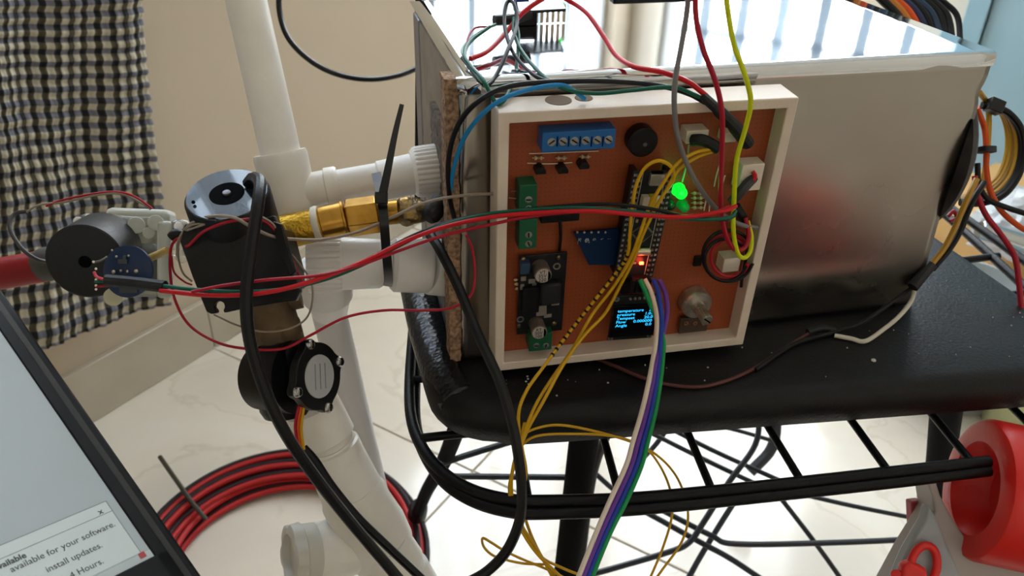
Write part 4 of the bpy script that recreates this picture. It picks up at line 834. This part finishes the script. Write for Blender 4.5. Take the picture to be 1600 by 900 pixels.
# yellow wires
wire('heat_shrink_sleeve', 'black heat-shrink sleeve gathering the yellow wires at the white connector', [(1082, 219, -.030), (1100, 220, -.035), (1122, 232, -.037)], .0030, tapem, cat='sleeve')
def yw(lab, pts, r=.0009): wire('yellow_wire', lab, pts, r, wy, group='yellow wires from the white connector')
yw('yellow wire running highest from sleeve down over the microcontroller', [(1112, 233, -0.037), (1085, 239, -0.04), (1058, 256, -0.042), (1036, 286, -0.043), (1014, 325, -0.043), (1000, 365, -0.044), (986, 402, -0.042), (960, 446, -0.038), (925, 492, -0.038), (895, 545, -0.044), (862, 592, -0.056), (836, 635, -0.066), (818, 680, -0.072), (802, 728, -0.076), (800, 775, -0.08), (815, 820, -0.084), (845, 868, -0.088), (870, 915, -0.092)])
yw('yellow wire beneath the topmost one, dropping to the seat edge and below', [(1113, 237, -0.037), (1088, 246, -0.038), (1060, 266, -0.04), (1042, 295, -0.041), (1022, 330, -0.042), (1004, 368, -0.043), (990, 405, -0.041), (968, 448, -0.037), (945, 490, -0.037), (912, 525, -0.044), (880, 570, -0.054), (850, 625, -0.066), (824, 672, -0.071), (806, 720, -0.075), (796, 765, -0.079), (806, 810, -0.083), (835, 860, -0.088), (880, 905, -0.092)])
yw('yellow wire forming the small hoop over the top of the microcontroller', [(1040, 300, -0.04), (1052, 280, -0.041), (1050, 262, -0.042), (1030, 251, -0.042), (1008, 262, -0.041), (994, 290, -0.04), (987, 330, -0.041), (984, 370, -0.041), (980, 400, -0.04), (960, 430, -.0375), (930, 468, -.0365), (902, 503, -.037), (876, 537, -.042), (850, 572, -.052), (822, 612, -0.062), (810, 650, -0.067), (816, 700, -0.072), (822, 740, -0.076), (812, 780, -0.08)])
yw('yellow wire looping out from the seat front and curving down in the outer arc', [(812, 690, -.066), (826, 674, -.066), (870, 664, -.066), (930, 674, -.067), (990, 692, -.068), (1030, 714, -.07), (1060, 750, -.075), (1075, 800, -.082), (1066, 845, -.09), (1035, 890, -.10), (1020, 910, -.105)], .0007)
yw('yellow wire curving down in the inner arc behind the coloured ribbon', [(806, 706, -.066), (836, 682, -.067), (900, 678, -.068), (960, 682, -.069), (1005, 698, -.07), (1030, 726, -.075), (1047, 765, -.08), (1050, 805, -.085), (1036, 855, -.093), (1015, 905, -.10)], .0007)
yw('yellow wire hairpin end sticking out below the black probe cable', [(905, 915, -.09), (860, 892, -.088), (812, 872, -.087), (784, 858, -.087), (768, 848, -.087), (754, 841, -.087), (757, 856, -.087), (775, 870, -.087), (815, 880, -.087), (850, 882, -.087)], .0007)
yw('yellow wire falling straightest down past the lower frame rails', [(820, 660, -.062), (812, 700, -.068), (810, 745, -.073), (818, 800, -.079), (836, 850, -.084), (862, 895, -.088), (890, 930, -.09)])
yw('yellow wire veering out at the bottom towards the chair leg', [(804, 720, -.07), (798, 760, -.073), (812, 812, -.079), (842, 866, -.084), (880, 888, -.086), (925, 905, -.09)], .0008)
bm_ = MB()
P = path([(984, 370, -.041), (980, 400, -.04), (960, 430, -.0375), (930, 468, -.0365), (902, 503, -.037), (876, 537, -.042), (850, 572, -.052)], 'Y', 8)
for i in range(8, 46, 2):
    t = (P[i+1]-P[i-1]).normalized(); bm_.lathe(P[i]-t*.0006, P[i]+t*.0006, [(0, .00115), (1, .00115)], 8)
bm_.build('band_marks', wk, label='black dashes banding one yellow wire beside the blue printed module', cat='wire marking', kind='stuff')
# right hanging wires
wire('grey_wire', 'grey wire hanging down in front of the enclosure and curving to its side wall', [(1076, -20, -.03), (1073, 20, -.033), (1064, 75, -.04), (1055, 125, -.045), (1054, 175, -.046), (1062, 225, -.045), (1084, 278, -.043), (1118, 325, -.038), (1155, 350, -.032), (1190, 356, -.026)], .00125, wgr)
wire('red_wire', 'red wire dangling beside the grey one and looping at the lower white connector', [(1086, -20, -.035), (1088, 30, -.038), (1098, 75, -.044), (1117, 125, -.048), (1128, 175, -.048), (1128, 240, -.046), (1126, 310, -.044), (1132, 360, -.042), (1146, 388, -.040), (1162, 388, -.036), (1170, 368, -.032), (1165, 340, -.028)], .00125, wr2)
wire('lime_wire', 'lime-yellow wire hanging in a long hairpin before the enclosure', [(1134, -20, -.04), (1137, 15, -.042), (1147, 70, -.046), (1165, 120, -.05), (1173, 160, -.050), (1165, 200, -.048), (1151, 250, -.046), (1147, 310, -.044), (1146, 360, -.042), (1152, 394, -.040), (1162, 403, -.038), (1172, 393, -.036), (1174, 370, -.032), (1168, 345, -.028)], .0012, wly)
wire('heat_shrink_sleeve', 'thick black heat-shrink sleeve slanting into the enclosure top corner', [(1098, 150, -.030), (1122, 172, -.037), (1148, 198, -.036), (1168, 224, -.031)], [.0024]*8+[.0030]*8+[.0034]*9, tapem, cat='sleeve')
wire('red_wire', 'red wire arching over the polished box top down into the thick sleeve', [(735, 92, .02), (762, 80, .03), (790, 52, .05), (815, 22, .06), (845, 0, .065), (868, -8, .066), (892, 3, .064), (918, 22, .05), (942, 55, .03), (962, 86, .012), (990, 104, -.006), (1035, 113, -.020), (1075, 128, -.028), (1104, 150, -.031)], .0013, wr)
wire('green_wire', 'green wire dropping from the box top and along the enclosure top to the sleeve', [(805, 30, .05), (810, 60, .035), (806, 110, .01), (792, 150, -.012), (778, 163, -.018), (768, 150, -.017), (755, 125, -.010), (735, 102, .008), (726, 85, .02), (735, 65, .035), (765, 42, .05)], .001, wg)
wire('green_wire', 'green wire descending diagonally from the box top above the blue wire to the sleeve', [(803, 28, .052), (803, 50, .04), (815, 80, .022), (845, 115, -.002), (880, 138, -.019), (930, 146, -.023), (990, 141, -.026), (1050, 136, -.028), (1085, 148, -.030), (1105, 158, -.031)], .001, wg)
wire('black_wire', 'black wire making a tall narrow loop above the enclosure top corner', [(722, 90, .02), (745, 120, .0), (760, 133, -.008), (775, 118, .0), (795, 75, .02), (808, 35, .045), (802, 5, .06), (792, 5, .062), (788, 35, .048), (797, 72, .025), (815, 100, .008), (842, 122, -.010), (870, 130, -.016)], .001, wk)
wire('green_wire', 'pale green wire bending across the bright box top from the black clip', [(775, 38, .055), (750, 50, .048), (728, 68, .036), (722, 82, .026), (732, 98, .012), (750, 125, -.004), (762, 138, -.010)], .0008, mat('pale_green_wire', (96, 150, 130), .4))
wire('red_wire', 'short thin red wire hooking from the black clip over the box top', [(765, 42, .055), (742, 44, .05), (731, 60, .04), (729, 78, .03)], .0006, wr2)
wire('heat_shrink_sleeve', 'short black sleeve lying on the polished box top beside the small module', [(772, 32, .062), (800, 30, .064), (828, 22, .068)], .0028, tapem, cat='sleeve')
wire('heat_shrink_sleeve', 'grey-black sleeve on wires at the right white connector', [(1177, 278, -.028), (1162, 294, -.033), (1143, 316, -.032)], .0026, mat('grey_tape', (54, 54, 56), .6), cat='sleeve')
wire('heat_shrink_sleeve', 'small black sleeve below the grey one inside the enclosure wall', [(1150, 322, -.024), (1160, 338, -.024), (1168, 352, -.022)], .0024, tapem, cat='sleeve')
import itertools
for k, (m_, rr, cx1, cy1, lab) in enumerate(((wr2, 36, 1136, 402, 'red wire coiled widest around the lower white connector'), (wk, 40, 1138, 400, 'black wire coiled around the lower white connector outside the red coil'), (wr2, 29, 1140, 403, 'red wire coiled tightest around the lower white connector'), (wk, 33, 1134, 406, 'black wire coiled around the lower white connector inside the outer coil'))):
    pts = [(cx1+rr*math.cos(a), cy1+rr*math.sin(a)*1.0, -.029-.0015*k) for a in [(-.6-2*math.pi*j/14) for j in range(13)]]
    wire('coiled_wire', lab, pts, .0009, m_, group='wire coil at the lower connector')
wire('coiled_wire', 'black wire end dropping from the coil along the enclosure wall', [(1168, 370, -.028), (1166, 400, -.028), (1160, 430, -.026), (1158, 448, -.025)], .0009, wk)
wire('wire', 'red and pink wire stub entering the right white connector', [(1176, 268, -.030), (1180, 275, -.031), (1176, 284, -.031)], .0011, wr)
# wires on the seat
wire('brown_wire', 'dark red-brown wire lying in a shallow curve on the black seat', [(915, 553, .001), (960, 572, .0012), (1010, 592, .0012), (1060, 603, .0012), (1110, 602, .0012), (1170, 580, .0012), (1225, 545, .0012), (1262, 522, .0014), (1275, 517, .0016)], .0011, mat('brown_wire', (84, 40, 36), .5), 'Z')
wire('black_wire', 'black wire lying on the seat from the joint sleeve to the corner sleeve', [(1180, 578, .0012), (1240, 538, .0014), (1300, 520, .002), (1345, 505, .0035), (1380, 482, .008), (1408, 462, .013), (1426, 449, .016)], .0014, wk, 'Z')
wire('joint_sleeve', 'flat black joint sleeve on the seat near the white wire', [(1262, 519, .002), (1285, 513, .003), (1305, 517, .002)], .0022, tapem, 'Z', 'sleeve')
wire('heat_shrink_sleeve', 'black sleeve at the box corner joining white, yellow and black wires', [(1426, 449, -.007), (1440, 432, -.004), (1455, 414, .0)], .0036, tapem, 'Y', 'sleeve')
wire('white_wire', 'bent white wire lying on the seat from the corner sleeve', [(1430, 448, .014), (1424, 470, .009), (1405, 494, .004), (1380, 515, .0018), (1352, 533, .0014), (1330, 529, .0014), (1304, 524, .0014)], .0014, mat('white_solid_wire', (214, 206, 190), .4), 'Z')
wire('ochre_wire', 'ochre wire running up from the corner sleeve to the side bundle', [(1453, 416, -.001), (1475, 388, .003), (1490, 360, .008), (1502, 332, .012), (1514, 305, .016), (1526, 280, .022)], .0019, mat('ochre_wire', (176, 130, 30), .4), 'Y')
wire('black_wire', 'black wire running beside the ochre one up to the side bundle', [(1457, 421, -.001), (1484, 389, .003), (1501, 360, .008), (1512, 332, .012), (1524, 307, .016), (1538, 285, .022)], .0019, wk, 'Y')
# side bundle at the right of the box
def sw(nm, lab, pts, r, m, d=.56): wire(nm, lab, [(*p[:2], d+(p[2] if len(p) > 2 else 0)) for p in pts], r, m, 'd', group='wires at the box right end')
wyo = mat('mustard_wire', (190, 146, 34), .4)
sw('side_wire', 'mustard wire leaving the crumpled corner of the box and dropping down', [(1530, 144, -.02), (1540, 158), (1545, 180), (1544, 220), (1540, 260), (1532, 300)], .0019, wyo)
sw('side_wire', 'orange wire curving down the box end past the small tie', [(1526, 168, -.01), (1538, 200), (1541, 235), (1541, 265), (1548, 300), (1565, 330), (1590, 352), (1612, 365)], .0019, wor, .55)
for k, (dx, m_, lab) in enumerate(((0, wyo, 'mustard wire of the hooped bundle, innermost'), (6, wyo, 'mustard wire of the hooped bundle, second from inside'), (11, mat('dark_mustard_wire', (150, 112, 24), .4), 'darker mustard wire of the hooped bundle, third from inside'), (17, wyo, 'mustard wire of the hooped bundle, outermost of the yellow ones'), (24, wk, 'black wire hooping outside the mustard wires'), (29, wk, 'outermost black wire of the hooped bundle'))):
    sw('hoop_wire', lab, [(1534, 162+dx*.1), (1550, 163+dx*.2), (1562+dx*.4, 172+dx*.1), (1573+dx*.75, 200), (1574+dx*.9, 235), (1564+dx*.95, 268+dx*.2), (1545+dx*.8, 290+dx*.5), (1520+dx*.5, 303+dx*.5), (1500, 308+dx*.3)], .0018 if k < 4 else .0023, m_, .565-.002*k)
sw('side_wire', 'dark red wire sweeping down from the box end to the frame rails', [(1523, 275), (1526, 300), (1540, 335), (1565, 368), (1585, 400), (1592, 440), (1596, 480), (1602, 520)], .0019, wr2, .54)
sw('side_wire', 'black wire sweeping from the box end out towards the glassware', [(1527, 255), (1530, 290), (1545, 312), (1575, 325), (1610, 336)], .0019, wk, .545)
MB().box(D(1554, 166, .552), (.005, .004, .0045), RC@Matrix.Rotation(.4, 3, 'Y')).build('cable_tie', tiem, label='square black tie head on top of the mustard wire hoop', cat='cable tie', bev=.0006)
mb = MB(); c = D(1541, 234, .548); mb.lathe(c-UP*.0018, c+UP*.0018, [(0, .0062), (1, .0062), (1, .0050), (0, .0050)], 24); mb.build('cable_tie', tiem, label='small black tie ringing the orange wire at the box end', cat='cable tie')
# thick bundle behind the box top
cols = [blk, mat('bundle_orange', (196, 120, 40), .4), wor, mat('bundle_navy', (30, 40, 80), .4), blk, mat('bundle_slate', (34, 60, 84), .4), blk, blk, blk]
labs = ['black cable nearest the box top in the thick rear bundle', 'ochre cable in the rear bundle beside the box top', 'orange cable in the rear bundle', 'navy cable in the rear bundle', 'black cable between the blue ones in the rear bundle', 'slate-blue cable in the rear bundle', 'black cable on the outer half of the rear bundle', 'second outermost black cable of the rear bundle', 'single outer black cable standing apart from the rear bundle']
for k in range(9):
    o = k*11+(6 if k == 8 else 0)
    wire('bundle_cable', labs[k], [(1215+o, 10, .70+.003*k), (1235+o*1.1, -60, .68), (1300+o*1.2, -75, .65+.002*k), (1340+o*1.2, -40, .64+.002*k), (1372+o, -6, .64), (1400+o, 22, .635), (1420+o*.85, 58, .63), (1425+o*.8, 100, .62), (1420+o*.8, 150, .62)], .0033 if k < 8 else .0022, cols[k], 'd', 'cable', group='cable bundle behind the box')
wire('green_stub', 'tiny coiled red-brown wire stub under the box end', [(1482, 338, .60), (1490, 330, .6), (1494, 340, .6), (1484, 346, .6)], .0014, wr2, 'd')

# small module on the box top
mo = empty('relay_module', PZ(860, 30, H), 'small circuit module with metal pins standing on the polished box top', 'circuit board')
q = [PZ(812, 22, H+.0108), PZ(884, 18, H+.0108)]; q += [q[1]+Vector((.004, .022, 0)), q[0]+Vector((.004, .022, 0))]
MB().hexa(q, Vector((0, 0, .0016))).build('board', pcbk, mo)
for k in range(6):
    x = 838+8.5*k; a = PZ(x, 36-.3*k, H+.0005); MB().box(a+Vector((0, 0, .0052)), (.0009, .0003, .0052)).build('pin', tin, mo)
MB().box(PZ(824, 30, H+.004)+Vector((0, .004, .0)), (.006, .004, .004)).build('black_part', blk, mo, bev=.0005)
MB().box(PZ(818, 14, H+.006)+Vector((0, .006, .002)), (.004, .004, .005)).build('blue_part', mat('module_blue', (20, 50, 130), .4), mo, bev=.0004)
MB().sph(PZ(880, 8, H+.010), .0016, 12, 8).build('green_light', mat('green_led_lit', (20, 235, 60)), mo, label='glowing green indicator light')
MB().box((.165, .1615, H+.0025), (.030, .004, .0018)).build('dark_pad', blk, label='flat black module resting at the rear of the box top', cat='module', bev=.0008)

# ================================================================== RED-GREY TOOL
tl = empty('plug_tool', D(1500, 905, .44), 'red and grey plastic tool with fat round red housing and red ring knob', 'tool')
TD = .055; ta = D(1522, 762, .425+TD); taxis = (RT*.97-FW*.07-UP*.20).normalized(); Rr = px(110, .485)
upr = (UP-taxis*UP.dot(taxis)).normalized()
b_ = ta+taxis*.045
MB().lathe(ta, b_, [(.45, .0001), (.40, Rr*.40), (.10, Rr*.58), (.0, Rr*.66), (.0, Rr*.88), (.03, Rr*.96), (.10, Rr), (.9, Rr), (1, Rr*.95), (1, .0001)], 72).build('round_housing', red_p, tl)
def ppoly(nm, pts, d0, th, m, bev=.0015, par=tl, lab=None): return MB().hexa([D(x, y, d0+TD) for x, y in pts], FW*th).build(nm, m, par, bev=bev, label=lab, seg=3)
ppoly('grey_body', [(1448, 752), (1458, 775), (1462, 800), (1446, 828), (1425, 862), (1388, 930), (1640, 960), (1640, 868), (1590, 875), (1540, 872), (1515, 850), (1492, 815), (1470, 775), (1462, 748)], .425, .022, mat('warm_grey_plastic', (178, 170, 165), .45))
ppoly('side_plate', [(1452, 790), (1446, 815), (1418, 862), (1385, 940), (1520, 940), (1500, 895), (1480, 850), (1468, 815)], .420, .010, mat('cool_grey_plastic', (164, 168, 172), .45), .002)
ppoly('rear_tab', [(1424, 784), (1440, 782), (1452, 790), (1440, 818), (1426, 830)], .446, .008, mat('pinkish_red', (170, 60, 66), .45), .001)
ppoly('top_tab', [(1446, 742), (1470, 732), (1500, 732), (1500, 748), (1452, 752)], .447, .006, red_p, .001)
mb = MB(); c = D(1443, 885, .416+TD); rp = []
for k in range(25):
    a = math.pi*2*k/24; rp.append(c+RT*math.cos(a)*px(21, .47)+UP*math.sin(a)*px(33, .47)+RT*math.sin(a)*px(4, .47))
mb.tube(rp, px(6.5, .47), 14, caps=False); mb.build('ring_trigger', red_p, tl)
ppoly('trigger_pad', [(1412, 885), (1425, 878), (1450, 890), (1452, 925), (1408, 925)], .412, .008, red_p, .002)
MB().cyl(D(1400, 898, .415+TD), D(1400, 898, .425+TD), px(9, .415), 24).build('trigger_button', red_p, tl)

# ================================================================== COILED TWIN CABLE ON THE FLOOR
ck = empty('twin_cable_coil', Vector((-.145, .262, FZ)), 'large floor coil of red and black striped twin cable', 'cable')
rc_ = mat('red_twin', (178, 38, 38), .5, spec=.3); bk2 = mat('black_twin', (40, 28, 32), .55, spec=.25)
rnd = random.Random(3)
for k in range(11):
    R1 = .113+.0125*(k % 4)+.004*(k//4); z0 = FZ+.004+.0075*(k//4); ph = rnd.random()*6; cxk, cyk = -.156+rnd.uniform(-.004, .004), .268+rnd.uniform(-.004, .004); am = rnd.uniform(.001, .004)
    for m_, dr_, nm in ((rc_, 0, 'red_strand'), (bk2, .0062, 'black_strand')):
        pts = []
        for j in range(73):
            a = 2*math.pi*j/72; r = R1+dr_+am*math.sin(2*a+ph); pts.append(Vector((cxk+r*math.cos(a), cyk+r*math.sin(a), z0+.004*(1+math.sin(a+ph)))))
        MB().tube(pts, .0034, 8, caps=False).build(nm, m_, ck)
MB().tube(path([(250, 714, .99), (280, 757, .945), (300, 785, .93), (322, 812, .925)], 'd', 5), .0028, 8).build('coil_tie', mat('olive_tie', (64, 58, 46), .6), label='dark olive tie strip binding the striped cable coil', cat='cable tie')
for k in range(3): wire('silver_wire', ['loose silvery wire strand twisted at the pipe foot, longest', 'silvery wire loop beside the pipe foot', 'short silvery wire curl low at the pipe foot'][k], [[(612, 816, .52), (616, 845, .52), (618, 880, .52), (628, 905, .52)], [(616, 826, .525), (630, 845, .525), (628, 862, .525), (618, 876, .525)], [(634, 858, .53), (624, 872, .53), (614, 870, .53)]][k], .0011, mat('silver_wire', (170, 176, 176), .25, .8), 'd', group='silver wires at the pipe foot')

# ================================================================== RIGHT BACKGROUND
bs = empty('round_basin', PZ(1450, 600, FZ), 'pale grey round basin standing on the floor behind the chair', 'basin')
bc = PZ(1452, 572, FZ); 
MB().lathe(bc, bc+Vector((0, 0, .12)), [(0, .115), (.05, .12), (.95, .145), (1, .15), (1, .145), (.1, .115), (.1, .001)], 56).build('bowl', mat('basin_grey', (150, 156, 156), .4), bs)
gb = empty('green_bucket', PZ(1520, 668, FZ), 'lime-green rimmed cream bucket partly hidden by the red tool', 'bucket')
gc = PZ(1528, 668, FZ)+Vector((.05, .0, 0)); MB().lathe(gc, gc+Vector((0, 0, .09)), [(0, .035), (.9, .045), (1, .046), (1, .043), (.1, .034), (.1, .001)], 40).build('pot', mat('bucket_cream', (196, 196, 150), .5), gb)
MB().lathe(gc+Vector((0, 0, .075)), gc+Vector((0, 0, .095)), [(0, .046), (.3, .051), (1, .052), (1, .046), (0, .044)], 40).build('rim', mat('lime_plastic', (140, 190, 80), .4), gb)
cbx = empty('carton', PZ(1560, 400, FZ), 'tan cardboard carton on the floor beyond the box end', 'carton'); cc_ = PZ(1560, 395, FZ)
MB().box(cc_+Vector((.05, .05, .04)), (.17, .12, .04), Matrix.Rotation(.4, 3, 'Z')).build('body', mat('cardboard', (206, 168, 110), .8, col2=(190, 150, 96), cs=8), cbx, bev=.002)
MB().box(cc_+Vector((.05, .05, .0815)), (.17, .02, .0006), Matrix.Rotation(.4, 3, 'Z')).build('packing_tape', mat('parcel_tape', (214, 190, 140), .2), cbx)
bag = MB().sph(PZ(1598, 350, -.33), .085, 28, 18, (1, .7, .6))
for i, p in enumerate(bag.v): bag.v[i] = p+Vector(noise.noise_vector(p*16))*.035+Vector(noise.noise_vector(p*45))*.012
bag.build('plastic_bag', mat('bag_film', (206, 212, 216), .25, trans=.3), label='crumpled whitish plastic bag on the carton', cat='bag', smooth=25)
MB().cyl(D(1530, 358, 1.15), D(1690, 410, 1.15), .013, 28).build('chrome_tube', mat('chrome_tube', (190, 196, 200), .15, 1), label='shiny metal tube lying before the carton', cat='tube')
MB().box(PZ(1545, 455, -.40), (.05, .03, .02), Matrix.Rotation(.5, 3, 'Z')).build('orange_block', mat('orange_block', (210, 96, 54), .5), label='small orange block on the floor between the frame rails', cat='block', bev=.002)
# dark rug and red stool, unseen and added to tone the steel front's reflection
MB().hexa([Vector((x, y, FZ+.0005)) for x, y in ((-.6, -.25), (.85, -.25), (1.15, -.80), (.60, -1.35), (-.2, -1.35))], Vector((0, 0, .008))).build('rug', mat('added_dark_rug', (44, 36, 32), .95, bump=.5, bs=300), label='dark brown rug added on the tiles to darken the mirror image in the steel box front', cat='rug', bev=.003)
rb = empty('added_red_stool', Vector((.76, -.76, FZ+.008)), 'low red plastic stool added to give the red smear mirrored in the steel box', 'stool')
MB().lathe((.76, -.76, FZ+.15), (.76, -.76, FZ+.17), [(0, .11), (.3, .12), (.9, .12), (1, .115)], 40).build('stool_seat', red_p, rb)
for k in range(4):
    a = math.pi/4+k*math.pi/2; MB().cyl((.76+.1*math.cos(a), -.76+.1*math.sin(a), FZ+.0085), (.76+.085*math.cos(a), -.76+.085*math.sin(a), FZ+.15), .013, 16).build('leg', red_p, rb)
# crumbs on the seat
mb = MB(); rc = random.Random(5)
for k in range(46):
    x, y = rc.uniform(.0, .37), rc.uniform(-.075, -.022); r = rc.uniform(.0002, .0006)
    if y < fy(x)+.012: continue
    mb.sph((x, y, r*.4), r, 6, 4)
for x, y in ((824, 588), (825, 592), (822, 596), (826, 600), (870, 618), (950, 598), (1106, 574), (1365, 563)): p = PZ(x, y, 0); mb.sph(p, .0007 if x != 1365 else .0016, 6, 4, (1, 1, .6))
mb.build('crumbs', mat('dust_crumb', (200, 196, 188), .8), label='tiny pale crumbs scattered on the black seat', cat='debris', kind='stuff')
